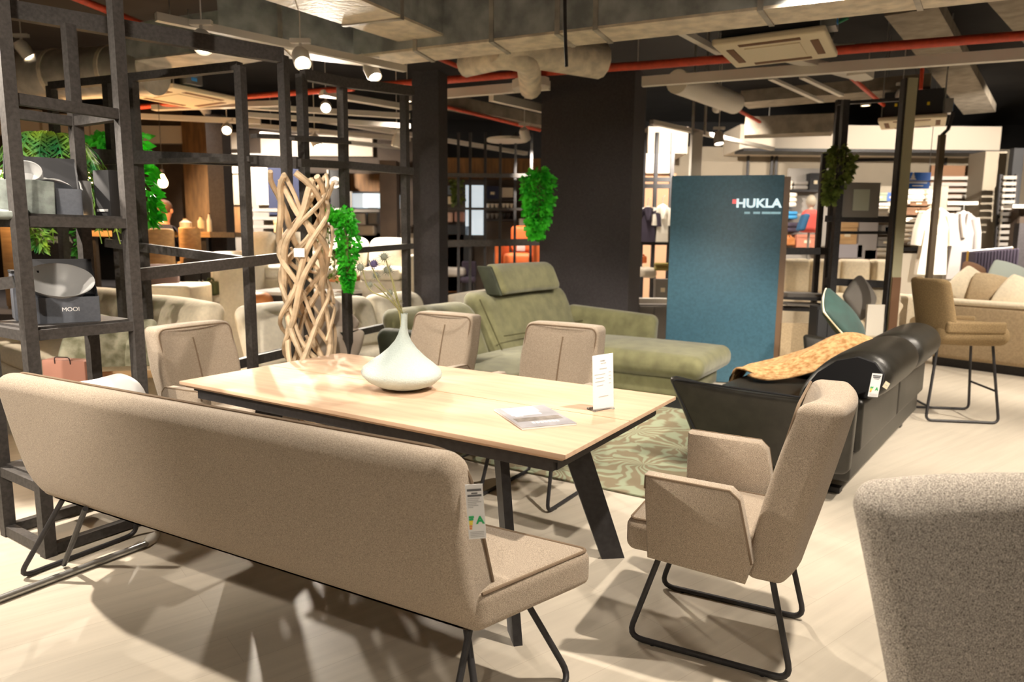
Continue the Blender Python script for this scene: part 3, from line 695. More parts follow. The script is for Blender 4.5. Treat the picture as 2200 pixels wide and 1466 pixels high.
# ================================================================== rug
def rug_mat():
    ma = mat('leaf_rug', (.3, .27, .17), .95); nt = ma.node_tree; b = nt.nodes['Principled BSDF']
    tc0 = nt.nodes.new('ShaderNodeTexCoord')
    wn = nt.nodes.new('ShaderNodeTexNoise'); wn.inputs['Scale'].default_value = 2.6; nt.links.new(tc0.outputs['Object'], wn.inputs['Vector'])
    tc = nt.nodes.new('ShaderNodeVectorMath'); tc.operation = 'MULTIPLY_ADD'; tc.inputs[1].default_value = (.5, .5, 0); nt.links.new(wn.outputs['Color'], tc.inputs[0]); nt.links.new(tc0.outputs['Object'], tc.inputs[2])
    vo = nt.nodes.new('ShaderNodeTexVoronoi'); vo.inputs['Scale'].default_value = 1.45; nt.links.new(tc.outputs[0], vo.inputs['Vector'])
    sub = nt.nodes.new('ShaderNodeVectorMath'); sub.operation = 'SUBTRACT'
    sc = nt.nodes.new('ShaderNodeVectorMath'); sc.operation = 'SCALE'; sc.inputs['Scale'].default_value = 1.0
    nt.links.new(tc.outputs[0], sub.inputs[0]); nt.links.new(vo.outputs['Position'], sc.inputs[0]); nt.links.new(sc.outputs[0], sub.inputs[1])
    gr = nt.nodes.new('ShaderNodeSeparateXYZ'); nt.links.new(sub.outputs[0], gr.inputs[0])
    at = nt.nodes.new('ShaderNodeMath'); at.operation = 'ARCTAN2'; nt.links.new(gr.outputs[1], at.inputs[0]); nt.links.new(gr.outputs[0], at.inputs[1])
    nz = nt.nodes.new('ShaderNodeTexNoise'); nz.inputs['Scale'].default_value = 4.5; nt.links.new(tc.outputs[0], nz.inputs['Vector'])
    ml = nt.nodes.new('ShaderNodeMath'); ml.operation = 'MULTIPLY_ADD'; ml.inputs[1].default_value = 13; nt.links.new(at.outputs[0], ml.inputs[0])
    m8 = nt.nodes.new('ShaderNodeMath'); m8.operation = 'MULTIPLY'; m8.inputs[1].default_value = 10; nt.links.new(nz.outputs['Fac'], m8.inputs[0]); nt.links.new(m8.outputs[0], ml.inputs[2])
    sn = nt.nodes.new('ShaderNodeMath'); sn.operation = 'SINE'; nt.links.new(ml.outputs[0], sn.inputs[0])
    ad = nt.nodes.new('ShaderNodeMath'); ad.operation = 'ADD'; nt.links.new(sn.outputs[0], ad.inputs[0]); nt.links.new(nz.outputs['Fac'], ad.inputs[1])
    r = nt.nodes.new('ShaderNodeValToRGB'); e = r.color_ramp.elements; e[0].position = .3; e[0].color = (.21, .17, .105, 1); e[1].position = 1.2 if False else 1.0; e[1].color = (.29, .32, .215, 1)
    nt.links.new(ad.outputs[0], r.inputs[0]); nt.links.new(r.outputs[0], b.inputs['Base Color'])
    return ma
RUGM = rug_mat()
rc = (G(1230, 1020)+G(1370, 1060))/2
def frame_pt(s, t, z=0): return Vector((E1.x*s+E2.x*t, E1.y*s+E2.y*t, z))
# rug rectangle in table axes
solo('patterned_rug', MB().rbox((0, 0, .008), (2.0, 2.9, .012), .004, m=2, k=1), RUGM, 'green and brown leaf pattern rug between table and sofas', 'rug', loc=frame_pt(-1.95, 5.02), rot=(0, 0, R(-32.3)))

# ================================================================== green sofa
gs = thing('chaise_sofa', 'olive green velour corner sofa with raised headrest and chaise', 'sofa', frame_pt(-3.4, 5.25), R(-122.3))
# local: +x towards the near end, +y towards the seat front. chaise at -x
base = MB().rbox((.0, .35, .20), (2.55, .95, .16), .03, m=3, k=2); obj('base', base, GREEN, gs)
obj('chaise_base', MB().rbox((-.82, .95, .19), (.86, 1.22, .16), .03, m=3, k=2), GREEN, gs)
obj('plinth', MB().box((-.82, .98, .06), (.78, 1.1, .12)), DARKBOX, gs, False)
obj('plinth', MB().box((.35, .3, .06), (1.7, .7, .12)), DARKBOX, gs, False)
obj('chaise_cushion', MB().rbox((-.80, .88, .375), (.94, 1.62, .20), .09, m=7, k=4, puff=(0, 0, .03)), GREEN, gs)
obj('seat_cushion', MB().rbox((.48, .42, .37), (1.6, .80, .19), .08, m=6, k=4, puff=(0, 0, .025)), GREEN, gs)
def leanb(x, y, z):
    s = (z+.3)/.6; return (x*(1-.03*s), y-.26*s, z)
b1 = obj('back_cushion', MB().rbox((-.55, .02, .66), (1.62, .26, .58), .11, m=7, k=4, fn=leanb, puff=(0, .02, 0)), GREEN, gs)
b2 = obj('back_cushion', MB().rbox((.78, .0, .62), (1.02, .26, .52), .11, m=6, k=4, fn=leanb, puff=(0, .02, 0)), GREEN, gs)
# seams on the backs
def seam(pts, r=.006, ma=SEAM, par=gs): return obj('seam', MB().tube(pts, r, 6, fil=.05), ma, par)
seam([(.245, .18, .40), (.25, .04, .66), (.255, -.09, .90)])
seam([(-1.25, .155, .60), (-.55, .165, .58), (.24, .155, .60)])
hr = obj('headrest', MB().rbox((-.50, -.06, 1.06), (1.08, .15, .27), .07, m=6, k=4, fn=lambda x, y, z: (x, y-.12*(z+.13)/.26+.02*(x/.5)**2, z), puff=(0, .015, 0)), GREEN, gs)
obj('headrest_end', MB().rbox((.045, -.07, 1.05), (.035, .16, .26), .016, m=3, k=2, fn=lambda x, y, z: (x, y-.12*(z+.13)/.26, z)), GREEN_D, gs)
obj('armrest', MB().rbox((-1.30, .42, .55), (.18, 1.0, .34), .075, m=6, k=4, fn=lambda x, y, z: (x-.05*(z+.17)/.34, y, z-.03*(y/.5))), GREEN, gs)
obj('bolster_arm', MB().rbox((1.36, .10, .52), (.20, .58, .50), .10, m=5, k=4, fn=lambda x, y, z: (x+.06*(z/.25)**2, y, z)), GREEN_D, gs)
for y, z in ((.62, .24), (.50, .30)): obj('footrest_bar', MB().cyl((1.05, y, z), (1.55, y+.05, z), .024, 10), mat('teal_bar', (.05, .075, .065), .6), gs)
tg = D(1147, 703, 5.95)
t = thing('care_tag', 'tiny white tag on the green sofa back', 'tag', tg, R(-50)); obj('card', MB().box((0, 0, 0), (.075, .004, .05), ry(R(30))), CREAMPL, t, False); obj('print_line', MB().box((0, -.003, 0), (.05, .002, .008), ry(R(30))), INKL, t, False)

# ================================================================== black leather sofa
bs = thing('leather_sofa', 'black leather sofa with folded down backs seen from its end', 'sofa', (1.83, 3.72, 0), R(52))
# local x = length (away), y = towards the seat front, back plane y=0
L_ = 2.15
obj('base', MB().rbox((L_/2, .42, .20), (L_-.05, .86, .15), .03, m=4, k=2), LEATHER, bs)
for k in range(2): obj('back_panel', MB().rbox((.04+L_/4+k*L_/2, .03, .42), (L_/2-.02, .16, .30), .03, m=4, k=3), LEATHER, bs)
obj('back_base', MB().rbox((L_/2, .05, .20), (L_+.02, .14, .17), .025, m=4, k=2), LEATHER, bs)
for k in range(2): obj('seat_cushion', MB().rbox((.12+(L_-.2)*(k+.5)/2, .56, .37), ((L_-.2)/2-.01, .78, .18), .07, m=6, k=4, puff=(0, 0, .03)), LEATHER, bs)
def backroll(k, x0, x1):
    # tall back cushion leaning outwards, rolled over the back edge
    prof = [(.36, .42), (.34, .56), (.25, .70), (.13, .80), (.0, .84), (-.11, .81), (-.17, .73), (-.165, .65), (-.12, .58), (-.05, .55), (.08, .52), (.18, .42)]
    n = len(prof); V = []; F = []; N = 10
    for i in range(N+1):
        u = i/N; x = x0+(x1-x0)*u; e = 1-.10*abs(2*u-1)**6; cy = sum(p[0] for p in prof)/n; cz = sum(p[1] for p in prof)/n
        for y, z in prof: V.append((x, cy+(y-cy)*e, cz+(z-cz)*e))
    for i in range(N):
        for j in range(n): F.append((i*n+j, i*n+(j+1) % n, (i+1)*n+(j+1) % n, (i+1)*n+j))
    F += [tuple(range(n)), tuple(range(N*n, N*n+n))]
    o = obj('back_cushion', MB().add(V, F), LEATHER, bs, ang=70); md = o.modifiers.new('sub', 'SUBSURF'); md.levels = 2; md.render_levels = 2
    ins = [(cy+(y-cy)*.8, cz+(z-cz)*.78) for y, z in prof]
    V = [(x0-.004, y, z) for y, z in ins]+[(x0+.03, y, z) for y, z in ins]
    if k == 0: obj('end_lining', MB().add(V, [tuple(range(n)), tuple(range(n, 2*n))]+[(j, (j+1) % n, n+(j+1) % n, n+j) for j in range(n)]), LEATHER_D, bs)
backroll(0, .12, 1.12); backroll(1, 1.15, 2.10)
def armf(x, y, z):
    s = (z+.22)/.44
    return (x-.16*max(0, s)**1.2, y*(1+.20*s)+.04*s, z+.05*(y/.5)**2)
obj('armrest', MB().rbox((-.06, .40, .37), (.10, .86, .44), .035, m=7, k=3, fn=armf), LEATHER, bs)
obj('armrest', MB().rbox((L_+.06, .42, .38), (.09, .78, .42), .035, m=7, k=3, fn=lambda x, y, z: (lambda p: (-p[0], p[1], p[2]))(armf(-x, y, z))), LEATHER, bs)
pts = []
for y, z in ((.40, -.2), (.44, .20), (-.40, .20), (-.42, -.2)):
    q = armf(-.046, y*.9, z); pts.append((q[0]-.06, q[1]+.42, q[2]+.38))
seam(pts, .006, LEATHER_D, bs)
for x in (.15, L_-.15):
    obj('skid_foot', MB().beam((x, .05, .02), (x, .80, .02), .06, .03), BLACKM, bs, False)
    for y in (.15, .7): obj('foot_post', MB().box((x, y, .08), (.05, .03, .12)), BLACKM, bs, False)
obj('reflection_chip', MB().rbox((.25, .78, .465), (.10, .04, .02), .009, m=2, k=2), STEEL, bs)  # steel chip stands in for a reflection on the leather
# tags at the near end of the leather back
label_tag(D(1880, 828, 3.62), (R(2), R(6), R(8)), .125, .058, [(.8, .05), (.7, .05), (.5, .02)], 'cream energy class tag hanging on the black leather sofa', 'A')
t = thing('care_tag', 'tiny pale tag beside the energy tag on the leather sofa', 'tag', D(1904, 828, 3.64), R(10)); obj('card', MB().box((0, 0, 0), (.03, .003, .035), ry(R(30))), CREAMPL, t, False); obj('print_line', MB().box((0, -.002, 0), (.018, .001, .005), ry(R(30))), INKL, t, False)
# hide throw: a draped sheet from the far back cushion over the seat
def hide():
    mb = MB(); N, Mn = 26, 20
    M0 = Matrix.Translation((1.83, 3.72, 0)) @ Matrix.Rotation(R(52), 4, 'Z')
    V = []; F = []
    def outline(u, v):      # u along y (front..back), v along x
        return True
    def height(x, y):
        bump = math.exp(-((x-1.25)/.40)**2-((y-.30)/.34)**2)
        return .505+.27*bump
    random.seed(5)
    for i in range(N+1):
        u = i/N; y = 1.0-.92*u
        # half width varies: legs of the hide at the front
        w = (.10+.40*min(1, u*2.2)**.7) if u < .8 else .50-.5*(u-.8)
        c = .92+.45*u
        for j in range(Mn+1):
            v = j/Mn*2-1; x = c+v*w*(1+.12*math.sin(9*u+v*2)); yy = y-.10*(abs(v)**3)*(1 if u < .3 else 0)+.10*max(0, -v)*(1-u)
            z = height(x, yy)+.012*math.sin(11*x+7*yy)+.012
            if yy > .93: z -= (yy-.93)*2.2
            V.append(M0 @ Vector((x, yy, z)))
    for i in range(N):
        for j in range(Mn): F.append((i*(Mn+1)+j, (i+1)*(Mn+1)+j, (i+1)*(Mn+1)+j+1, i*(Mn+1)+j+1))
    mb.add(V, F); o = solo('hide_throw', mb, HIDE, 'tan spotted animal hide thrown over the black leather sofa', 'throw')
    md = o.modifiers.new('thick', 'SOLIDIFY'); md.thickness = .012; md.offset = 1
hide()
# teal cushion
t = thing('teal_cushion', 'dark teal velvet cushion with pale piping leaning at the far sofa end', 'cushion', D(1812, 688, 5.25), 0)
def pil(x, y, z): return (x*(1-.10*(abs(y)/.25)**2), y*(1-.10*(abs(x)/.25)**2), z)
zc_ = Vector((.60, -.52, .60)).normalized(); xc_ = Vector((.67, .0, -.74)); xc_ = (xc_-zc_*xc_.dot(zc_)).normalized(); yc_ = zc_.cross(xc_); Mc = Matrix((xc_, yc_, zc_)).transposed()
obj('cushion_body', MB().rbox((0, 0, 0), (.46, .46, .05), .024, m=8, k=2, puff=(0, 0, .06), fn=pil, M=Mc), TEALC, t)
pp = [Mc @ Vector(pil(x, y, 0)) for x, y in ((-.23, -.23), (0, -.23), (.23, -.23), (.23, 0), (.23, .23), (0, .23), (-.23, .23), (-.23, 0))]
obj('piping', MB().tube(pp, .007, 6, closed=True, fil=.02), CREAMPL, t)

# ================================================================== bar stool
sc_ = Vector((3.62, 5.72, 0))
t = thing('bar_stool', 'ochre upholstered bar stool with black wire legs on the right', 'stool', sc_, R(-98))
# local: +y = facing; back at -y
obj('seat', MB().rbox((0, .03, .70), (.52, .54, .15), .07, m=6, k=4, puff=(0, 0, .02), fn=lambda x, y, z: (x*(1+.08*y), y, z)), OCHRE, t)
def sb(x, y, z):
    return (x*(1-.10*(z+.2)/.4), y+.12*(x/.27)**2-.08*(z+.2)/.4, z)
obj('backrest', MB().rbox((0, -.24, .93), (.54, .09, .42), .042, m=8, k=3, fn=sb), OCHRE, t)
for s in (-1, 1):
    obj('side_wing', MB().rbox((s*.245, .03, .765), (.05, .44, .10), .024, m=4, k=3), OCHRE, t)
    obj('leg_frame', MB().tube([(s*.17, .20, .64), (s*.24, .27, .012), (s*.24, -.27, .012), (s*.17, -.20, .64)], .011, 8, fil=.05), BLACKM, t)
obj('footrest', MB().tube([(-.215, .245, .26), (.215, .245, .26)], .009, 8), BLACKM, t); obj('crossbar', MB().tube([(-.235, -.25, .12), (.235, -.25, .12)], .009, 8), BLACKM, t)
obj('seat_frame', MB().box((0, 0, .63), (.36, .40, .02)), BLACKM, t, False)

# ================================================================== blue brand panel
A_ = G(1444, 378, 2.05); B_ = G(1686, 376, 2.05); pa = math.atan2(B_.y-A_.y, B_.x-A_.x); pw = (Vector((B_.x, B_.y))-Vector((A_.x, A_.y))).length
t = thing('brand_panel', 'tall petrol blue advertising panel lettered HUKLA', 'sign', ((A_.x+B_.x)/2, (A_.y+B_.y)/2, 0), pa)
obj('panel_face', MB().rbox((0, 0, 1.03), (pw, .02, 2.04), .006, m=2, k=1), PANELB, t)
obj('panel_core', MB().box((0.03, .05, 1.02), (pw+.06, .08, 2.03)), PANELS, t, False)
rr = (PI/2, 0, 0)
text('brand_lettering', 'HUKLA', .115, LOGO, t, (pw*.285, -.0125, 1.78), rr, .002, bold=.004, sx=1.12)
obj('logo_dot', MB().box((pw*.285-.225, -.012, 1.80), (.036, .004, .042)), mat('logo_red', (.8, .12, .12), .5, emit=(.9, .15, .15), estr=.5), t, False)
for k, w_ in enumerate((.06, .07, .09, .10)): obj('slogan_strip', MB().box((pw*.285-.10+.088*k, -.012, 1.692), (w_*.9, .003, .022)), mat('logo_dim', (.3, .5, .58), .5, emit=(.3, .6, .7), estr=.25), t, False)

# ================================================================== black frame racks (left)
def post(mbp, x, y, z0, z1, w=.045): mbp.box((x, y, (z0+z1)/2), (w, w, z1-z0), rz(R(-32)))
A0 = Vector((-2.054, 2.977, 0)); C0 = Vector((-2.39, 3.2, 0)); B0 = Vector((-1.805, 3.365, 0)); P0 = Vector((-2.15, 3.58, 0))
sh = thing('shelf_rack', 'charcoal steel shelf rack at the left edge holding gift boxes', 'shelf')
HT = 2.6
for p, HT in ((A0, 2.75), (B0, 2.75), (C0, 2.75), (P0, 2.42)): obj('upright', MB().box((p.x, p.y, HT/2), (.05, .05, HT), rz(R(-32))), FRAMEM, sh, False)
def shelfz(z, plank=True, h=.045):
    for a, b in ((A0, B0), (B0, P0), (P0, C0), (C0, A0)): obj('rail', MB().beam(a+Vector((0, 0, z)), b+Vector((0, 0, z)), .04, h), FRAMEM, sh, False)
    if plank:
        c = (A0+B0+C0+P0)/4; obj('shelf_board', MB().box((c.x, c.y, z+.024), (.39, .43, .018), rz(R(-32.3))), FRAMEM, sh, False)
ZS2 = D(36.7, 475, 2.977).z; ZS1 = D(69, 722, 2.977).z; ZS3 = D(20, 210, 2.977).z
shelfz(ZS2); shelfz(ZS1); shelfz(ZS3, False); shelfz(.03, False); shelfz(.32, True)
# large frame behind
fr = thing('frame_rack', 'open charcoal steel frame dividing the room behind the shelf rack', 'rack')
E0 = Vector((-1.40, 4.465, 0)); D0 = Vector((-1.634, 4.39, 0)); W0 = Vector((-3.156, 5.01, 0)); X2 = Vector((-2.66, 4.81, 0)); X3 = Vector((-2.45, 4.72, 0))
ZT = 2.42
for p, zt in ((E0, 2.5), (D0, ZT), (W0, ZT), (X2, ZT), (X3, ZT)): obj('upright', MB().box((p.x, p.y, zt/2), (.05, .05, zt), rz(R(-22))), FRAMEM, fr, False)
obj('rail', MB().beam(Vector((-2.62, 3.50, 2.5)), E0+Vector((0, 0, 2.5)), .05, .085), FRAMEM, fr, False)
obj('rail', MB().beam(W0+Vector((0, 0, ZT)), D0+Vector((0, 0, ZT)), .05, .05), FRAMEM, fr, False)
obj('rail', MB().beam(D(150, 330, 4.8), D(640, 350, 4.5), .045, .07), FRAMEM, fr, False)
obj('rail', MB().beam(D(200, 350, 4.8), D(540, 342, 4.39), .04, .03), FRAMEM, fr, False)
obj('rail', MB().beam(D(230, 522, 4.75), D(545, 563, 4.39), .04, .055), FRAMEM, fr, False)
obj('rail', MB().beam(D(283, 592, 3.45), D(612, 553, 4.46), .04, .06), FRAMEM, fr, False)
obj('rail', MB().beam(D(0, 610, 2.98), D(30, 606, 3.0), .04, .05), FRAMEM, fr, False)
# second frame joining the slim pillar
f2 = thing('frame_rack', 'open charcoal frame between the woven column and the narrow pillar', 'rack')
K = [D(658, 500, 4.9), D(742, 500, 5.25), D(872, 500, 5.85)]
for k, p in enumerate(K):
    zt = (D(650, 160, 4.9).z, D(740, 178, 5.25).z, D(885, 196, 5.85).z)[k]
    obj('upright', MB().box((p.x, p.y, zt/2), (.055, .055, zt), rz(R(-22))), FRAMEM, f2, False)
top = [D(650, 160, 4.9), D(740, 178, 5.25), D(885, 196, 5.85)]
for a, b in ((0, 1), (1, 2)): obj('rail', MB().beam(top[a], top[b], .05, .07), FRAMEM, f2, False)
obj('rail', MB().beam(D(545, 292, 4.39), D(742, 300, 5.25), .05, .025), FRAMEM, f2, False); obj('rail', MB().beam(D(625, 298, 4.46), D(748, 307, 5.25), .05, .02), FRAMEM, f2, False)
obj('rail', MB().beam(D(640, 350, 4.5), D(742, 355, 5.25), .045, .05), FRAMEM, f2, False)
obj('rail', MB().beam(D(742, 355, 5.25), D(884, 368, 5.85), .05, .055), FRAMEM, f2, False)
obj('rail', MB().beam(D(700, 543, 5.2), D(884, 529, 5.85), .05, .045), FRAMEM, f2, False)
obj('rail', MB().beam(D(498, 785, 4.39), D(635, 752, 4.9), .05, .06), FRAMEM, f2, False)
obj('rail', MB().beam(D(735, 722, 5.25), D(880, 690, 5.85), .05, .05), FRAMEM, f2, False)
# base rails of the near rack that reach past the bench foot
# gift boxes on the shelf rack
def giftbox(loc, rot, w, d, h, label, lettering=None):
    t = thing('gift_box', label, 'box', loc, rot, 'slate gift boxes on the shelf rack')
    mb = MB()
    mb.box((0, -d/2, h/2), (w, .004, h)); mb.box((0, d/2, h/2), (w, .004, h)); mb.box((-w/2, 0, h/2), (.004, d, h)); mb.box((w/2, 0, h/2), (.004, d, h)); mb.box((0, 0, .003), (w, d, .006)); obj('carton', mb, CARTON, t, False)
    mb = MB(); mb.box((0, d/2+.07, h+.055), (w, .005, .25), rx(R(-32))); obj('lid', mb, CARTON_I, t, False)
    for s in (-1, 1):
        mb = MB().add([(s*w/2, d/2, h), (s*w/2, d/2+.13, h+.15), (s*w/2, -d/2+.02, h), (s*(w/2-.003), d/2, h), (s*(w/2-.003), d/2+.13, h+.15), (s*(w/2-.003), -d/2+.02, h)], [(0, 1, 2), (3, 5, 4), (0, 2, 5, 3), (1, 4, 5, 2), (0, 3, 4, 1)]); obj('lid_flap', mb, CARTON_I, t, False)
    if lettering: text('lettering', lettering, .026, PAPER, t, (.03, -d/2-.003, h*.52), (PI/2, 0, 0), .0005)
    return t
# shelf centre
cs = (A0+B0+C0+P0)/4
b_lo = cs+Vector((.02, -.03, ZS1+.034)); b_up = cs+Vector((-.03, -.02, ZS2+.034))
giftbox(b_lo, R(34), .285, .21, .115, 'open slate gift box with white bowl on the lower shelf', 'MOOI')
giftbox(b_up, R(34), .285, .21, .115, 'open slate gift box with cup on the upper shelf')
bprof = [(.0001, 0), (.05, 0), (.055, .008), (.10, .045), (.135, .10), (.14, .105), (.13, .10), (.095, .052), (.05, .016), (.0001, .014)]
def face_dir(a): return rz(a)
solo('porcelain_bowl', MB().lathe(bprof, 36), PORC, 'large white porcelain bowl tilted in the lower gift box', 'bowl', loc=b_lo+Vector((-.03, .03, .10)), rot=(R(28), R(12), R(20)))
t = thing('porcelain_cup', 'white porcelain cup lying tilted in the upper gift box', 'cup', b_up+Vector((-.06, -.01, .165))); t.rotation_euler = (R(50), R(15), R(20))
obj('cup_body', MB().lathe([(.0001, -.05), (.028, -.05), (.03, -.042), (.052, -.02), (.062, .02), (.06, .045), (.056, .045), (.057, .02), (.045, -.02), (.0001, -.035)], 28), PORC, t); obj('handle', MB().tube([(.058, 0, .025), (.09, 0, .02), (.088, 0, -.012), (.054, 0, -.018)], .006, 8, fil=.02), PORC, t)
solo('porcelain_dish', MB().lathe([(.0001, 0), (.03, 0), (.06, .015), (.065, .02), (.058, .02), (.0001, .006)], 28), PORC, 'small upturned white dish beside the cup in the upper box', 'dish', loc=b_up+Vector((.07, -.01, .15)), rot=(R(160), 0, 0))
def nap(x, y, z): return (x, y+.015*math.sin(20*x), z+.008*math.sin(17*x+9*z))
solo('draped_napkin', MB().rbox((0, 0, 0), (.22, .012, .15), .005, m=10, k=2, fn=nap), GREYCLOTH, 'grey green napkin draped over the front of the upper gift box', 'napkin', loc=b_up+Vector((.015, -.145, .068)), rot=(R(-6), R(2), R(34)))
solo('draped_napkin', MB().rbox((0, 0, 0), (.26, .20, .03), .012, m=8, k=2, fn=lambda x, y, z: (x, y, z-.10*max(0, -x/.13)**2+.01*math.sin(30*y))), GREYCLOTH, 'grey napkin hanging over the left front edge of the rack', 'napkin', loc=A0+Vector((-.13, .02, ZS2+.03)), rot=(0, 0, R(30)))
bk = thing('gift_box', 'closed dark slate carton behind the white bowl box', 'box', cs+Vector((-.18, .02, ZS1+.034)), R(40)); obj('carton', MB().rbox((0, 0, .11), (.10, .17, .22), .004, m=2, k=1), CARTON, bk); obj('lid', MB().box((0, 0, .224), (.104, .174, .01)), CARTON_I, bk, False)
# vase-like glass and black frame on the upper shelf
t = thing('candle_glass', 'tall pale glass candle holder on the upper shelf of the rack', 'candle', D(187, 470, 3.5)); t.location.z = ZS2+.034; obj('glass', MB().lathe([(.026, 0), (.03, .004), (.028, .17), (.025, .17), (.025, .012), (.0001, .01)], 20), PORC, t); obj('foot', MB().lathe([(.0001, 0), (.04, 0), (.04, .006), (.0001, .006)], 20), OAKW, t)
t = thing('black_carton', 'upright black box with pale print on the upper shelf', 'box', D(236, 470, 3.5), R(-20)); t.location.z = ZS2+.034; obj('carton', MB().rbox((0, 0, .11), (.10, .07, .22), .003, m=2, k=1), DARKBOX, t); obj('print_line', MB().box((0, -.037, .03), (.07, .002, .012)), INKL, t, False)
# ================================================================== plants
def leafmesh(pts, n, leaf, spread, seed, droop=.6, wid=.45):
    random.seed(seed); mb = MB(); V = []; F = []
    for i in range(n):
        u = random.random(); k = u*(len(pts)-1); j = min(int(k), len(pts)-2); f = k-j
        p = pts[j][0].lerp(pts[j+1][0], f); rad = pts[j][1]*(1-f)+pts[j+1][1]*f
        a = random.uniform(0, 2*PI); b = random.uniform(-1, 1); d = Vector((math.cos(a), math.sin(a), b*.7)); p = p+d*rad*random.random()**.5
        o = (d+Vector((0, 0, -droop))).normalized(); l = leaf*random.uniform(.6, 1.25); s = o.cross(Vector((random.uniform(-1, 1), random.uniform(-1, 1), random.uniform(-1, 1)))).normalized()*l*wid; nn = o.cross(s).normalized()*l*.12
        q = len(V); V += [p, p+o*l*.5+s+nn, p+o*l, p+o*l*.5-s+nn]; F += [(q, q+1, q+2), (q, q+2, q+3)]
    return mb.add(V, F)
def hanger(label, path, n, leaf, ma, seed, strands=6, droop=.6, wid=.45):
    base = path[0][0]; t = thing('hanging_plant', label, 'plant', base, 0, 'hanging green plants')
    P = [(p-base, r) for p, r in path]
    obj('leaves', leafmesh(P, n, leaf, 0, seed, droop, wid), ma, t, smooth=False, kind='stuff')
    random.seed(seed+1)
    for i in range(strands):
        pts = [p+Vector((random.uniform(-1, 1), random.uniform(-1, 1), 0))*r*.6 for p, r in P]; obj('stem', MB().tube(pts, .003, 5), STEMG, t)
    return t
def pathD(L, Y, f=1.0): return [(D(x, y, Y), r*Y/1518*f) for x, y, r in L]
hanger('bright green trailing plant at the left edge of the wide column', pathD([(1158, 365, 8), (1156, 395, 34), (1158, 430, 32), (1156, 460, 24), (1152, 490, 16), (1150, 508, 7)], 7.75), 1500, .06, LEAF2, 3)
hanger('bright green trailing plant right of the woven column', pathD([(706, 468, 6), (715, 458, 22), (735, 462, 22), (746, 490, 20), (750, 530, 22), (745, 565, 17), (747, 600, 9), (748, 624, 4)], 4.85), 1500, .034, LEAF2, 5)
hanger('sparse pale strands behind the bright plant by the woven column', pathD([(700, 490, 20), (705, 540, 22), (725, 560, 18), (715, 600, 10)], 5.0), 160, .03, LEAFO, 6)
hanger('big leaved green climber hanging behind the left shelf rack', pathD([(215, 300, 10), (240, 295, 16), (270, 300, 26), (290, 345, 30), (300, 400, 26), (312, 440, 24), (318, 475, 12)], 5.0), 420, .085, LEAF2, 8, wid=.3)
hanger('olive green trailing plant on the right black rack', pathD([(1800, 318, 10), (1803, 345, 26), (1800, 375, 20), (1785, 405, 12), (1782, 435, 8)], 6.9), 700, .055, LEAFO, 9)
hanger('thin right strand of the olive plant on the black rack', pathD([(1818, 335, 14), (1820, 360, 14), (1816, 385, 6)], 6.92), 200, .05, LEAFO, 10)
hanger('small green plant far back behind the grid rack', pathD([(982, 385, 10), (984, 410, 12), (984, 435, 8)], 11.5), 160, .07, LEAFO, 12)
# fern
fb = D(105, 296, 4.1)
t = thing('fern', 'large drooping green fern at the top left of the shelf rack', 'plant', fb)
random.seed(21)
for i in range(40):
    a = random.uniform(0, 2*PI); L = random.uniform(.35, .62); pts = []
    for k in range(9):
        u = k/8; pts.append(Vector((math.cos(a)*L*(u**.8)*.7, math.sin(a)*L*(u**.8)*.7, .09*math.sin(PI*u*.8)-.38*u*u*L/.35)))
    mb = MB().tube(pts, .003, 5)
    for k in range(1, 9):
        for s in (-1, 1):
            for q in (0, .5):
                p = pts[k-1].lerp(pts[k], q); d = (pts[k]-pts[k-1]).normalized(); sd = d.cross(Vector((0, 0, 1))).normalized()*s; l = .11*(1-k/11); b = d*.012; tip = p+sd*l+d*l*.5-Vector((0, 0, l*.35)); mb.add([p-b, tip, p+b], [(0, 1, 2)])
    obj('frond', mb, FERN, t, smooth=False)
obj('pot', MB().lathe([(.0001, -.12), (.06, -.12), (.08, 0), (.07, 0), (.0001, -.02)], 16), PLANT_P, t)
hanger('yellow green fern tips hanging below the upper shelf of the rack', pathD([(60, 478, 12), (75, 495, 20), (85, 515, 12), (80, 528, 4)], 4.2), 120, .07, FERN, 31, wid=.18)
hanger('thin green strand hanging beside the shelf rack upright', pathD([(165, 480, 5), (168, 530, 4), (172, 560, 2)], 4.2), 60, .04, LEAF, 33, strands=2)

# ================================================================== background helper: box over a surveyed rectangle at distance Y
def fx_layers(t, w, d, h, ma):
    n = max(2, min(6, int(h/.055))); random.seed(int(w*1e5) % 977)
    for k in range(n): obj('folded_layer', MB().rbox((random.uniform(-.02, .02)*w, 0, h*(k+.5)/n), (w*random.uniform(.92, 1), d, h/n*.97), h/n*.42, m=2, k=2), ma, t)
def fx_box(t, w, d, h, ma):
    obj('box_body', MB().box((0, 0, h*.4), (w*.97, d, h*.8)), ma, t, False); obj('lid', MB().box((0, -.004, h*.88), (w, d+.01, h*.24)), ma, t, False); obj('label_strip', MB().box((0, -d/2-.002, h*.45), (w*.3, .004, h*.22)), CREAMPL, t, False)
def fx_crock(t, w, d, h, ma):
    r = min(w/6.4, d*.5)
    for k in range(3): obj('bowl', MB().lathe([(.0001, 0), (r*.5, 0), (r, h*.8), (r*.93, h*.8), (r*.45, h*.1), (.0001, h*.1)], 14, (w*(k-1)*.32, 0, 0)), ma, t)
def fx_pic(t, w, d, h, ma):
    obj('picture_sheet', MB().box((0, 0, h/2), (w*.9, d, h*.9)), ma, t, False)
    for s in (-1, 1): obj('frame_side', MB().box((s*w*.47, -.01, h/2), (w*.06, d, h)), BLACKM, t, False); obj('frame_side', MB().box((0, -.01, h/2+s*h*.47), (w*.88, d, h*.06)), BLACKM, t, False)
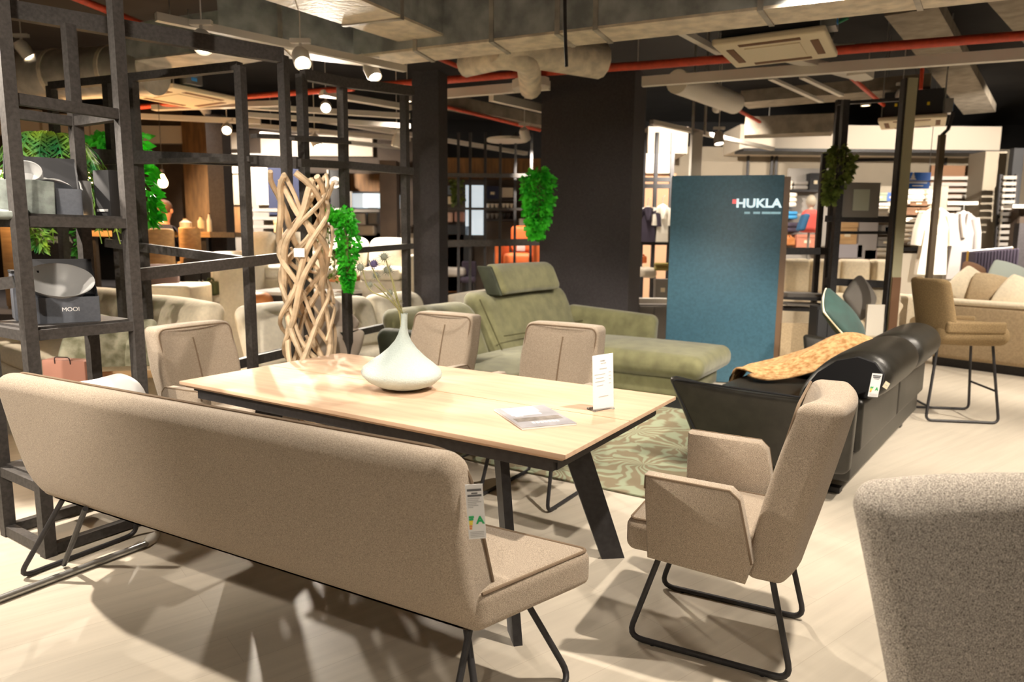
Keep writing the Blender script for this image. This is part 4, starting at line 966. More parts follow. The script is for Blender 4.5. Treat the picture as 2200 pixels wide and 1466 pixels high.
def fx_cab(t, w, d, h, ma):
    obj('carcass', MB().box((0, .01, h/2), (w, d-.02, h)), ma, t, False)
    for s in (-1, 1): o = obj('door', MB().rbox((s*w*.25, -d/2+.005, h/2), (w*.48, .02, h*.94), .004, m=2, k=1), ma, t); obj('knob', MB().ball((s*w*.05, -d/2-.012, h*.6), .012, 5), STEEL, o)
def fx_chair(t, w, d, h, ma):
    obj('backrest', MB().rbox((0, .12, h*.78), (w, .07, h*.44), .03, m=3, k=3), ma, t); obj('seat', MB().rbox((0, -.08, h*.5), (w, .42, .09), .04, m=3, k=3), ma, t)
    for sx in (-1, 1):
        for sy in (-.24, .1): obj('leg', MB().cyl((sx*w*.4, sy, h*.46), (sx*w*.44, sy, 0), .014, 8), BLACKM, t)
def fx_bench(t, w, d, h, ma):
    obj('seat', MB().rbox((0, 0, h-.07), (w, .42, .14), .05, m=4, k=3), ma, t)
    for sx in (-1, 1):
        for sy in (-.15, .15): obj('leg', MB().cyl((sx*w*.42, sy, h-.12), (sx*w*.44, sy, 0), .014, 8), BLACKM, t)
def fx_bottle(t, w, d, h, ma):
    r = w/2; obj('vessel', MB().lathe([(.0001, 0), (r*.9, 0), (r, h*.1), (r, h*.6), (r*.45, h*.8), (r*.4, h*.98), (.0001, h*.98)], 16), ma, t); obj('cap', MB().cyl((0, 0, h*.94), (0, 0, h), r*.46, 12), BROWNBOX, t)
def fx_bag(t, w, d, h, ma):
    obj('bag_body', MB().rbox((0, 0, h*.42), (w, d, h*.84), min(.05, w*.2), m=4, k=3, fn=lambda x, y, z: (x*(1-.15*z/h), y, z)), ma, t); obj('handle', MB().tube([(-w*.2, 0, h*.8), (-w*.15, 0, h), (w*.15, 0, h), (w*.2, 0, h*.8)], .012, 6, fil=.03), ma, t)
FANCY = {'towels': fx_layers, 'textiles': fx_layers, 'cloth': fx_layers, 'box': fx_box, 'crate': fx_box, 'basket': fx_box, 'crockery': fx_crock, 'picture': fx_pic, 'cabinet': fx_cab, 'sideboard': fx_cab, 'chair': fx_chair, 'bench': fx_bench, 'stool': fx_bench, 'tableware': fx_bottle, 'bag': fx_bag}
GROUND = ('sideboard', 'bench', 'stool', 'pier', 'ottoman', 'cabinet', 'ledge', 'chair', 'counter', 'screen', 'partition', 'shop wall')
PZ = .52
def slab(name, x0, y0, x1, y1, Y, dep, ma, label, cat, group=None, r=0, smooth=False):
    a = D(x0, y0, Y); b = D(x1, y1, Y); a2 = D(x1, y0, Y); b2 = D(x0, y1, Y)
    xc = (a.x+b.x)/2; zc = (a.z+b.z+a2.z+b2.z)/4; w_ = abs((a2.x-a.x+b.x-b2.x)/2); h_ = abs((a.z+a2.z-b.z-b2.z)/2)
    if cat in GROUND+('sofa',):
        zf = PZ if (-10 < xc < -.4 and 8 < Y < 14.4) else 0
        zt_ = zc+h_/2; h_ = zt_-zf; zc = (zt_+zf)/2
    if cat in FANCY:
        t = thing(name, label, cat, (xc, Y+dep/2, zc-h_/2), 0, group); FANCY[cat](t, w_, dep, h_, ma); return t
    mb = MB()
    if r: mb.rbox((0, 0, 0), (w_, dep, h_), r, m=4, k=3)
    else: mb.box((0, 0, 0), (w_, dep, h_))
    o = obj(name, mb, ma, None, bool(r) or smooth, loc=(xc, Y+dep/2, zc))
    return tag(o, label, cat, group) if label else o
# platform at the back left
mb = MB().box((-5.6, 11.2, .26), (9.0, 6.4, .52)); solo('podium', mb, DARKCOL, 'raised dark platform carrying the furniture at the back left', 'platform', smooth=False)
PZ = .52
# walls of the back left
slab('wall_panel', -60, 225, 395, 505, 12.6, .15, WALLDK, 'dark brown wall behind the glowing pendant bulbs', 'wall panel')
slab('wall_panel', 395, 255, 455, 510, 12.3, .2, WALLBR, 'amber lit walnut wall panel behind the dining corner', 'wall panel')
slab('wall_pier', 448, 245, 482, 570, 9.6, .3, DARKCOL, 'grey blue pier right of the walnut wall panel', 'pier')
for k, (x0, x1, y0, y1, q) in enumerate(((-40, 84, 235, 290, 'leftmost'), (90, 190, 245, 300, 'second'), (195, 285, 258, 305, 'third'), (298, 392, 270, 308, 'fourth'), (476, 530, 285, 320, 'fifth'), (560, 800, 290, 335, 'rightmost'))):
    slab('wall_cladding', x0, y0, x1, y1, 12.5 if x1 < 400 else 12.7, .1, WALLW, q+' pale upper wall panel along the back left', 'cladding', 'pale upper wall panels')
slab('board_screen', 478, 330, 664, 640, 11.68, .08, GREYBOX, 'grey standing screen carrying the square boards', 'screen')
for (x0, y0, x1, y1, ma, q) in ((482, 335, 532, 372, WALLW, 'upper pale square panel right of the pier'), (482, 376, 532, 440, WALLG, 'middle beige square panel right of the pier'), (482, 445, 540, 500, WALLBR, 'lower tan square panel right of the pier'), (550, 345, 575, 440, LAMPM, 'narrow lavender panel left of the woven column'), (576, 350, 660, 470, NAVY, 'dark navy backdrop behind the woven column')):
    slab('display_board', x0, y0, x1, y1, 11.6, .08, ma, q, 'display board')
slab('back_partition', 480, 500, 900, 530, 11.7, .1, WALLG, 'low grey partition behind the white sofas', 'partition')
slab('back_partition', 470, 280, 900, 600, 12.8, .1, WALLDK, 'dark backdrop behind the far lamp displays', 'partition')
for k, y in enumerate((448, 466, 484)): slab('display_shelf', 540, y, 615, y+7, 11.2, .3, GREYBOX, ('upper', 'middle', 'lower')[k]+' grey display shelf left of the woven column', 'shelf', 'grey display shelves')
slab('orange_box', 588, 474, 612, 500, 11.1, .25, OAKW, 'small amber box on the grey shelves', 'box')
# wall clock cabinet
c = D(720, 390, 11.2); t = thing('longcase_clock', 'dark longcase clock with pale dial behind the frame rack', 'clock', (c.x, 11.2, PZ))
hgt = D(720, 365, 11.2).z-PZ; obj('case', MB().rbox((0, .12, hgt/2), (.24, .2, hgt), .01, m=2, k=1), DARKBOX, t); obj('dial', MB().lathe([(.0001, 0), (.085, 0), (.085, .012), (.0001, .012)], 24, (0, .015, hgt-.19), rx(PI/2)), WHITEP, t); obj('dial_centre', MB().lathe([(.0001, 0), (.045, 0), (.045, .012), (.0001, .012)], 24, (0, .001, hgt-.19), rx(PI/2)), GREYBOX, t); obj('glass_door', MB().box((0, .01, hgt*.45), (.16, .01, hgt*.5)), GREYBOX, t, False)
for s in (-1, 1): obj('frame_strip', MB().box((s*.115, .01, hgt*.5), (.018, .02, hgt)), LAMPM, t, False)
slab('walnut_hoarding', 752, 374, 852, 420, 12.7, .1, WALLBR, 'amber hoarding between narrow pillar and clock', 'wall panel')
slab('showcase_wall', 750, 412, 856, 620, 11.7, .1, GREYBOX, 'grey wall under the lit glass showcase', 'screen')
slab('glass_showcase', 757, 416, 853, 446, 11.4, .3, GLOW, 'brightly lit glass showcase behind the trailing plant', 'showcase')
slab('dark_pier', 816, 345, 852, 520, 10.6, .3, WALLDK, 'dark brown pier left of the narrow pillar', 'pier')
slab('showcase_shelf', 757, 450, 815, 456, 11.3, .3, GREYBOX, 'shelf under the lit showcase', 'shelf')
for k, (x, y, w_, h_, ma) in enumerate(((772, 470, 26, 26, WHITEP), (800, 462, 20, 40, GREYBOX), (785, 495, 40, 22, MANN), (765, 500, 18, 20, GREYBOX))):
    slab('showcase_item', x-w_/2, y-h_/2, x+w_/2, y+h_/2, 11.5, .2, ma, ('pale vase', 'grey lamp', 'cream folded blanket', 'grey pot')[k]+' on the display right of the clock', 'decor', r=.03)

# pendant bulbs
for k, (x, y, q) in enumerate(((188, 385, 'glowing pendant bulb between the two left uprights'), (350, 390, 'glowing pendant bulb right of the green climber'), (2, 382, 'glowing pendant bulb at the left edge of the picture'), (272, 388, 'glowing pendant bulb half hidden behind the rack upright'))):
    c = D(x, y, 8.6); t = thing('pendant_bulb', q, 'lamp', c, 0, 'filament pendant bulbs')
    obj('bulb', MB().lathe([(.0001, -.075), (.03, -.068), (.052, -.04), (.055, -.01), (.04, .03), (.02, .07), (.016, .09), (.0001, .09)], 18), BULB, t); obj('socket', MB().cyl((0, 0, .085), (0, 0, .14), .02, 12), BLACKM, t); obj('cord', MB().cyl((0, 0, .14), (0, 0, ZC-c.z-.05), .004, 6), BLACKM, t)
    ld = bpy.data.lights.new('bulb_light', 'POINT'); ld.energy = 22; ld.color = (1, .55, .22); ld.shadow_soft_size = .05; lo = bpy.data.objects.new('bulb_light', ld); COL.objects.link(lo); lo.parent = t; lo.location = (0, -.09, -.09)

# dining corner: chairs, table, person
def simple_chair(label, x, y, yb, Y, ma, wpx):
    a = D(x, y, Y); w_ = wpx*Y/1518; t = thing('shell_chair', label, 'chair', (a.x, Y, PZ), R(-15), 'tan shell chairs')
    h = a.z-PZ
    obj('backrest', MB().rbox((0, -.2, h-.24), (w_, .05, .48), .024, m=5, k=3, fn=lambda x_, y_, z_: (x_, y_+.10*(x_/w_*2)**2, z_)), ma, t); obj('seat', MB().rbox((0, .03, h-.44), (w_, .46, .06), .028, m=3, k=2), ma, t)
    for sx in (-1, 1):
        for sy in (-.17, .2): obj('leg', MB().cyl((sx*w_*.35, sy, h-.45), (sx*w_*.42, sy*1.2, 0), .014, 8), BLACKM, t)
    return t
simple_chair('left tan shell chair at the far dining table', 356, 492, 560, 8.2, OAKW, 70); simple_chair('right tan shell chair at the far dining table', 420, 489, 560, 8.75, OAKW, 50)
ft = D(410, 504, 9.2); t = thing('far_table', 'amber lit wooden table behind the tan shell chairs', 'table', (ft.x-.45, 9.35, PZ)); obj('tabletop', MB().box((0, 0, ft.z-PZ), (1.6, .8, .07)), OAKW, t, False)
for sx in (-.7, .7):
    for sy in (-.33, .33): obj('leg', MB().box((sx, sy, (ft.z-PZ)/2), (.07, .07, ft.z-PZ)), BLACKM, t, False)
for k, (x, y, w_, h_, ma, q) in enumerate(((428, 478, 14, 26, CREAMPL, 'pale bottle'), (446, 478, 10, 40, WHITEP, 'tall white bottle'), (395, 480, 24, 22, WHITEP, 'white box'))):
    slab('table_item', x-w_/2, y-h_/2, x+w_/2, y+h_/2, 9.2, .1, ma, q+' on the far dining table', 'tableware', r=.02)
# person seated at the far table, seen from behind
pb = D(338, 500, 8.9); sz = pb.z
def person():
    t = thing('person', 'person in navy shirt sitting at the far table seen from behind', 'person', (pb.x, 8.95, PZ+.44), R(-25))
    J = {'pel': ((0, 0, .10), .13), 'bel': ((0, .02, .28), .14), 'che': ((0, .05, .46), .155), 'nek': ((0, .08, .62), .05), 'hd0': ((0, .10, .70), .07), 'hd1': ((0, .115, .80), .085), 'hd2': ((0, .10, .87), .05)}
    for s, q in ((-1, 'l'), (1, 'r')):
        J[q+'sh'] = ((s*.18, .05, .53), .062); J[q+'el'] = ((s*.24, .18, .33), .045); J[q+'wr'] = ((s*.12, .42, .36), .03); J[q+'ha'] = ((s*.08, .50, .36), .028)
        J[q+'hp'] = ((s*.10, .03, .06), .085); J[q+'kn'] = ((s*.12, .43, .08), .065); J[q+'an'] = ((s*.12, .42, -.34), .042); J[q+'to'] = ((s*.12, .55, -.40), .035)
    E = [('pel', 'bel'), ('bel', 'che'), ('che', 'nek'), ('nek', 'hd0'), ('hd0', 'hd1'), ('hd1', 'hd2')]
    for q in 'lr': E += [('che', q+'sh'), (q+'sh', q+'el'), (q+'el', q+'wr'), (q+'wr', q+'ha'), ('pel', q+'hp'), (q+'hp', q+'kn'), (q+'kn', q+'an'), (q+'an', q+'to')]
    ks = list(J); me = bpy.data.meshes.new('body'); me.from_pydata([J[k][0] for k in ks], [(ks.index(a), ks.index(b)) for a, b in E], []); o = bpy.data.objects.new('body', me); COL.objects.link(o); o.parent = t
    md = o.modifiers.new('skin', 'SKIN'); 
    for i, k in enumerate(ks): me.skin_vertices[0].data[i].radius = (J[k][1],)*2; me.skin_vertices[0].data[i].use_root = (k == 'pel')
    o.modifiers.new('sub', 'SUBSURF').levels = 2; me.materials.append(NAVY)
    dg = bpy.context.evaluated_depsgraph_get(); m2 = bpy.data.meshes.new_from_object(o.evaluated_get(dg)); o.modifiers.clear(); o.data = m2; m2.materials.clear(); m2.materials.append(NAVY); m2.materials.append(SKIN); m2.materials.append(mat('dark_trousers', (.03, .03, .035), .9))
    for p in m2.polygons:
        c = p.center; p.use_smooth = True; p.material_index = 1 if (c.z > .60 or (c.y > .40 and c.z > .28)) else (2 if c.z < .14 else 0)
    obj('hair', MB().ball((0, .085, .815), .098, 10, (1, 1.05, 1.0)), HAIR, t)
    for s in (-1, 1): obj('ear', MB().ball((s*.098, .12, .77), .02, 6, (.5, 1, 1.5)), SKIN, t)
    obj('nose', MB().ball((0, .205, .77), .016, 6), SKIN, t)
person()
st = thing('person_stool', 'plain dark stool under the seated person', 'stool', (pb.x, 8.95, PZ)); obj('seat', MB().rbox((0, 0, .42), (.38, .38, .05), .02, m=2, k=2), DARKBOX, st)
for sx in (-.15, .15):
    for sy in (-.15, .15): obj('leg', MB().cyl((sx, sy, .4), (sx*1.1, sy*1.1, 0), .015, 8), BLACKM, st)
# dark HUKLA board on the left
a = D(112, 468, 6.9); t = thing('dark_brand_board', 'dark board lettered HUKLA behind the left shelf rack', 'sign', (a.x, 6.9, 0), R(4)); zt = a.z
obj('board', MB().rbox((0, 0, zt/2), (.56, .05, zt), .006, m=2, k=1), DARKCOL, t); text('brand_lettering', 'HUKLA', .085, PAPER, t, (.05, -.028, D(112, 516, 6.9).z), (PI/2, 0, 0), .002, bold=.002); obj('logo_dot', MB().box((-.13, -.028, D(112, 510, 6.9).z), (.025, .004, .028)), REDP, t, False)

# ================================================================== sofas on the left
def sofa(name, label, a, b, zs, zt, dep, ma, n, base=.12, basema=None, backlean=.12, arms=(1, 1), cushz=.16, group=None, toward=1):
    # a,b: ground points of the back line left->right as seen; seat extends towards the camera
    a = Vector((a[0], a[1], 0)); b = Vector((b[0], b[1], 0)); L = (b-a).length; ang = math.atan2(b.y-a.y, b.x-a.x)
    t = thing(name, label, 'sofa', a, ang, group); s = -toward
    obj('base', MB().rbox((L/2, s*dep/2, (base+zs-cushz)/2), (L, dep, zs-cushz-base), .03, m=4, k=2), basema or ma, t)
    for k in range(n):
        w_ = L/n; x = w_*(k+.5)
        obj('seat_cushion', MB().rbox((x, s*(dep*.55), zs-cushz/2), (w_-.015, dep*.86, cushz), .055, m=5, k=3, puff=(0, 0, .02)), ma, t)
        obj('back_cushion', MB().rbox((x, s*.16, (zs+zt)/2), (w_-.02, .22, zt-zs+.06), .09, m=6, k=4, puff=(0, .03, .015), fn=lambda x_, y_, z_: (x_, y_-s*backlean*(z_/(zt-zs)), z_)), ma, t)
    for q, x in ((0, -.09), (1, L+.09)):
        if arms[q]: obj('armrest', MB().rbox((x, s*dep*.5, (base+zs+.16)/2), (.18, dep, zs+.16-base), .06, m=4, k=3), ma, t)
    for x in (.08, L-.08):
        for y in (.1, dep-.1): obj('foot', MB().cyl((x, s*y, 0), (x, s*y, base+.02), .02, 8), BLACKM, t)
    return t
sofa('cream_sofa', 'long cream sofa wing behind the left shelf rack', G(120, 606, .94), G(494, 655, .94), .50, .92, .85, CREAM, 3, arms=(0, 0))
sofa('cream_sofa', 'cream sofa wing running from the woven column to the narrow pillar', G(488, 662, .90), G(878, 628, .90), .50, .88, .55, WHITEF, 3, arms=(0, 0))
# cushions on the cream sofa
def cushion(label, c, size, rot, ma, puff=.06, group='scatter cushions'):
    o = solo('scatter_cushion', MB().rbox((0, 0, 0), (size, size, .05), .024, m=7, k=2, puff=(0, 0, puff), fn=lambda x, y, z: (x*(1-.10*(abs(y)/size*2)**2), y*(1-.10*(abs(x)/size*2)**2), z)), ma, label, 'cushion', group, loc=c, rot=rot); return o
PATT = mat('green_leaf_print', (.20, .20, .12), .9, nscale=16, col2=(.48, .46, .34))
cushion('green patterned cushion on the cream sofa behind the rack upright', D(215, 745, 4.5), .42, (R(70), R(20), R(25)), PATT); cushion('second greyish patterned cushion further right on the cream sofa', D(285, 755, 4.6), .40, (R(70), R(-15), R(-10)), PATT)
cushion('brown triangular cushion corner on the cream sofa', D(147, 782, 4.4), .15, (R(80), R(45), 0), BROWNBOX, .012)
cushion('pale taupe cushion behind the woven column base', D(690, 700, 5.35), .46, (R(65), R(38), R(-10)), mat('taupe_cushion', (.46, .38, .32), .9)); cushion('lower taupe cushion beside the woven column base', D(735, 735, 5.3), .3, (R(60), R(20), R(10)), mat('taupe_cushion2', (.50, .42, .35), .9), .05)
cushion('brown cushion lying on the low white sofa far left', D(340, 605, 7.6), .42, (R(60), 0, R(20)), mat('plum_cushion', (.13, .08, .07), .9))
# wooden tray armrest of the sofa
t = thing('sofa_tray', 'light wooden tray arm of the cream sofa beside the left chair', 'tray', D(285, 800, 4.3), R(14)); obj('board', MB().rbox((0, 0, 0), (.55, .30, .03), .01, m=2, k=2), BEIGEF, t); obj('edge', MB().rbox((0, -.15, .012), (.55, .02, .05), .009, m=2, k=2), OAKW, t)
# white sofas on the platform
w0 = D(475, 515, 9.0); w1 = D(640, 518, 9.0)
def hisofa(label, x0, x1, Y, n, y_t, y_s):
    a = D(x0, y_t, Y); b = D(x1, y_t, Y); zt = (a.z+b.z)/2; zs = D((x0+x1)/2, y_s, Y).z
    t = sofa('white_sofa', label, (a.x, Y+.5), (b.x, Y+.5), zs-PZ, zt-PZ, .85, WHITEF, n, cushz=.14); t.location.z = PZ; return t
hisofa('white sofa on the platform left of the woven column', 505, 640, 8.4, 2, 505, 570)
hisofa('white sofa on the platform right of the woven column', 690, 870, 8.6, 2, 518, 575)
slab('white_ottoman', 466, 555, 536, 606, 7.6, .6, WHITEF, 'pale square lounge block left of the tall frame post', 'ottoman', r=.04); 
slab('white_ottoman', 318, 613, 405, 640, 7.3, .6, WHITEF, 'low white ottoman beside the brown cushion', 'ottoman', r=.04)
# coffee table with white top
a = G(560, 625, .62); t = thing('coffee_table', 'low black frame coffee table with white top behind the woven column', 'table', D(655, 640, 7.3), R(-14)); t.location.z = 0
zc = D(655, 628, 7.3).z; obj('tabletop', MB().box((0, 0, zc), (1.0, .6, .03)), GLASST, t, False); obj('table_frame', MB().box((0, 0, zc-.05), (1.0, .6, .06)), BLACKM, t, False)
for sx in (-.46, .46):
    for sy in (-.27, .27): obj('leg', MB().box((sx, sy, zc/2-.04), (.04, .04, zc-.08)), BLACKM, t, False)
t = thing('leather_pouf', 'round orange leather pouf beside the coffee table', 'pouf', D(556, 640, 7.0)); t.location.z = 0
zp = D(545, 628, 7.0).z; obj('pouf_body', MB().rbox((0, 0, zp/2), (.26, .26, zp), .10, m=4, k=4), TERRA, t); obj('pouf_band', MB().lathe([(.128, zp*.5-.01), (.131, zp*.5), (.128, zp*.5+.01)], 24), BROWNBOX, t)
slab('side_tray', 700, 596, 760, 606, 7.2, .3, TERRA, 'terracotta tray on the table right of the woven column', 'tray')
slab('dark_cabinet', 395, 555, 470, 640, 8.2, .5, DARKBOX, 'low dark cabinet between ottoman and pier', 'cabinet')
slab('green_bag', 428, 600, 462, 636, 7.9, .2, mat('dark_moss', (.05, .06, .02), .9), 'dark green bag in front of the low cabinet', 'bag', r=.05)
slab('bookrack', 0, 470, 60, 530, 8.6, .4, OAKW, 'amber lit wooden sideboard at the far left', 'sideboard')

# ================================================================== grid rack between the pillars
gr_ = thing('grid_rack', 'thin black grid rack between narrow pillar and wide column', 'rack')
Yg = 9.4
for x in (952, 985, 1010, 1042, 1074, 1106, 1140):
    p = D(x, 500, Yg); ztp = D(x, 285, Yg).z; obj('upright', MB().box((p.x, Yg, ztp/2), (.035, .035, ztp)), BLACKM, gr_, False)
for y0, y1, h_ in ((372, 374, .05), (444, 446, .03), (520, 516, .09)):
    a = D(945, y0+4, Yg-.1); b = D(1165, y1+4, Yg-.1); obj('rail', MB().beam(a, b, .05, h_), FRAMEM, gr_, False)
# what stands behind the grid rack
Yd = 11.8
for k, (x0, y0, x1, y1, ma, q, cat) in enumerate((
    (940, 340, 1175, 388, WALLBR, 'warm ochre wall band behind the grid rack', 'wall panel'),
    (949, 398, 974, 420, mat('dusk_blue_print', (.16, .2, .28), .6), 'blue grey picture behind the grid rack', 'picture'), (949, 421, 974, 440, CREAMPL, 'cream picture below the blue grey one', 'picture'),
    (1000, 398, 1038, 505, GLOW, 'tall pale lit glass cabinet behind the grid rack', 'showcase'),
    (1043, 400, 1073, 428, NAVY, 'navy box on the far shelves', 'box'), (1077, 402, 1104, 426, MANN, 'pale framed picture on the far shelves', 'picture'),
    (1043, 434, 1072, 450, TOWEL, 'left white crockery row on the far shelves', 'crockery'), (1077, 434, 1104, 449, TOWEL, 'right white crockery row on the far shelves', 'crockery'),
    (1043, 455, 1072, 470, GREYBOX, 'left grey crockery row on the far shelves', 'crockery'), (1077, 456, 1110, 470, DARKBOX, 'dark crockery row on the far shelves', 'crockery'),
    (1045, 478, 1070, 515, GREYBOX, 'grey chair back on the far side of the grid rack', 'chair'), (1115, 470, 1140, 500, WHITEP, 'small white box behind the orange armchair', 'box'),
    (949, 456, 973, 478, mat('blush_cloth', (.55, .36, .28), .8), 'left blush cushion on the far shelf', 'cushion'), (976, 455, 998, 477, mat('rose_cloth', (.42, .22, .17), .8), 'right rose cushion on the far shelf', 'cushion'),
    (945, 482, 1015, 500, DARKBOX, 'dark low sofa back behind the grid rack', 'sofa'), (948, 500, 1000, 512, TERRA, 'brown leather seat behind the grid rack', 'sofa'),
    (1040, 428, 1150, 432, BLACKM, 'upper black board of the far shelves', 'shelf'), (1040, 450, 1150, 454, BLACKM, 'middle black board of the far shelves', 'shelf'), (1040, 471, 1150, 475, BLACKM, 'lower black board of the far shelves', 'shelf'),
    (940, 386, 1175, 640, WALLDK, 'dark backdrop of the far shelves', 'partition'), (950, 575, 1000, 610, mat('grey_ottoman', (.40, .37, .34), .9), 'grey padded bench behind the grid rack', 'bench'), (990, 562, 1022, 600, PURPLE, 'plum coloured chair behind the grid rack', 'chair'), (1060, 540, 1092, 560, DARKBOX, 'black sideboard behind the grid rack', 'sideboard'))):
    yy = Yd+(.12 if 'backdrop' in q else .24 if 'band' in q else 0)-(.0 if k < 20 else .8)
    slab('far_'+cat.replace(' ', '_'), x0, y0, x1, y1, yy, .12, ma, q, cat, r=.03 if cat in ('cushion', 'sofa', 'chair', 'bench') else 0)
# orange armchair
c = D(1122, 560, 9.9); t = thing('orange_armchair', 'orange leather armchair behind the grid rack', 'armchair', (c.x, 10.2, 0), R(-10)); zt = D(1122, 484, 9.9).z; zs = D(1122, 545, 9.9).z
obj('backrest', MB().rbox((0, .1, (zs+zt)/2), (.36, .16, zt-zs), .07, m=4, k=3), ORANGE, t); obj('headrest', MB().rbox((0, .05, zt-.12), (.34, .14, .24), .06, m=4, k=3), ORANGE, t); obj('seat', MB().rbox((0, -.2, zs-.08), (.4, .5, .18), .06, m=4, k=3), ORANGE, t)
for s in (-1, 1): obj('armrest', MB().rbox((s*.26, -.15, zs), (.12, .55, .35), .05, m=3, k=3), ORANGE, t)
obj('pillar_foot', MB().cyl((0, -.1, 0), (0, -.1, zs-.12), .04, 12), STEEL, t); obj('foot_plate', MB().cyl((0, -.1, 0), (0, -.1, .02), .25, 20), STEEL, t); obj('price_sheet', MB().box((.0, -.1, zs+.1), (.12, .01, .14)), PAPER, t, False)
sofa('cream_sofa', 'cream sofa back showing behind the green sofa', G(948, 640, .80), G(1090, 622, .80), .46, .80, .3, WHITEF, 1, arms=(0, 0))
# ================================================================== right background
# shop wall and bulkhead
slab('wall_panel', 1375, 318, 2260, 700, 13.6, .15, WALLG, 'warm grey shop wall at the back right', 'wall panel')
bh = thing('bulkhead', 'white bulkhead over the shop at the back right', 'bulkhead'); z0 = D(1700, 322, 12.6).z; z1 = D(1700, 268, 12.6).z
xa = D(1590, 300, 12.6).x; xb = D(2150, 300, 12.6).x
obj('bulkhead_face', MB().box(((xa+xb)/2, 13.1, (z0+z1)/2), (xb-xa, 1.0, z1-z0)), WALLW, bh, False); obj('shadow_gap', MB().box(((xa+xb)/2, 12.62, z0-.03), (xb-xa, .5, .05)), BLACKM, bh, False)
slab('bulkhead', 1392, 272, 1478, 330, 12.4, 1.2, WALLW, 'white bulkhead piece left of the blue panel top', 'bulkhead')
# wall panel joints
for k, x in enumerate((1604, 1655, 1665, 1780, 2028, 2105)): slab('wall_batten', x, 325, x+5, 410, 13.5, .04, BLACKM, ('first', 'second', 'third', 'fourth', 'fifth', 'sixth')[k]+' dark wall batten from the left above the blue panel', 'batten', 'dark wall battens')
slab('lavender_post', 1486, 285, 1508, 380, 9.2, .12, LAMPM, 'pale lavender post above the blue panel', 'post')
# clothes corner left of the blue panel
Yc = 11.0
for k, (x0, y0, x1, y1, ma, q, cat, Y) in enumerate((
    (1372, 330, 1445, 372, WHITEP, 'white lit shelf top left of the blue panel', 'shelf', 12.05), (1372, 372, 1446, 690, mat('peach_wall', (.52, .30, .18), .8), 'peach coloured wall left of the blue panel', 'wall panel', 12.2),
    (1372, 642, 1436, 653, WHITEP, 'white ledge left of the blue panel', 'ledge', 9.0), (1372, 655, 1436, 725, GREYBOX, 'dark grey sideboard left of the blue panel', 'sideboard', 8.6), (1408, 600, 1440, 642, GREYBOX, 'grey box stack on the white ledge', 'box', 9.3), (1408, 565, 1440, 582, mat('olive_cloth', (.3, .24, .06), .8), 'folded olive cloth left of the blue panel', 'cloth', 9.6),
    (1376, 548, 1390, 566, ORANGE, 'orange bag left of the blue panel', 'bag', 10.4), (1376, 575, 1408, 590, MANN, 'pale stool seat left of the blue panel', 'stool', 9.8))):
    slab('shop_'+cat.replace(' ', '_'), x0, y0, x1, y1, Y, .15, ma, q, cat)
rk = thing('clothes_rack', 'black garment rack between wide column and blue panel', 'rack')
for x in (1378, 1404, 1438): p = D(x, 500, 10.2); ztp = D(x, 285, 10.2).z; obj('upright', MB().box((p.x, 10.2, ztp/2), (.05, .05, ztp)), BLACKM, rk, False)
for y in (386, 400, 522): a = D(1370, y, 10.2); b = D(1446, y, 10.2); obj('rail', MB().beam(a, b, .04, .06), BLACKM, rk, False)
def garment(label, px, y0, y1, w0, w1, Y, ma, ma2=None, name='garment', lapel=True, sleeve=True):
    a = D(px, y0, Y); b = D(px, y1, Y); H = a.z-b.z; f = Y/1518; t = thing(name, label, 'garment', (a.x, Y, b.z)); W0, W1 = w0*f, w1*f
    prof = [(-W1/2, 0), (-W0*.42, H*.62), (-W0*.5, H*.90), (-W0*.15, H), (W0*.15, H), (W0*.5, H*.90), (W0*.42, H*.62), (W1/2, 0)]
    V = [(x, -.05 if .1 < z/H < .95 else -.03, z) for x, z in prof]+[(x, .05, z) for x, z in prof]; n = len(prof)
    obj('body', MB().add(V, [tuple(range(n)), tuple(range(2*n-1, n-1, -1))]+[(i, n+i, n+(i+1) % n, (i+1) % n) for i in range(n)]), ma, t)
    if sleeve:
        for s in (-1, 1): obj('sleeve', MB().tube([(s*W0*.44, 0, H*.90), (s*W0*.60, 0, H*.68), (s*W0*.66, 0, H*.44)], [.075, .07, .065], 10), ma, t)
    if lapel:
        for s in (-1, 1): obj('lapel', MB().tube([(s*W0*.16, -.05, H*.97), (s*W0*.10, -.062, H*.80), (0, -.066, H*.62)], .03, 8), ma2 or ma, t)
    obj('hanger', MB().tube([(-W0*.4, 0, H*.93), (0, 0, H*1.01), (W0*.4, 0, H*.93)], .012, 6), WHITEP, t); obj('hook', MB().tube([(0, 0, H*1.0), (0, 0, H+.10), (.03, 0, H+.13)], .006, 6), STEEL, t)
    return t
garment('dark navy coat hanging left of the blue panel', 1392, 445, 520, 34, 34, 10.15, PURPLE)
garment('white shirt hanging beside the navy coat', 1424, 440, 520, 26, 26, 10.15, TOWEL)

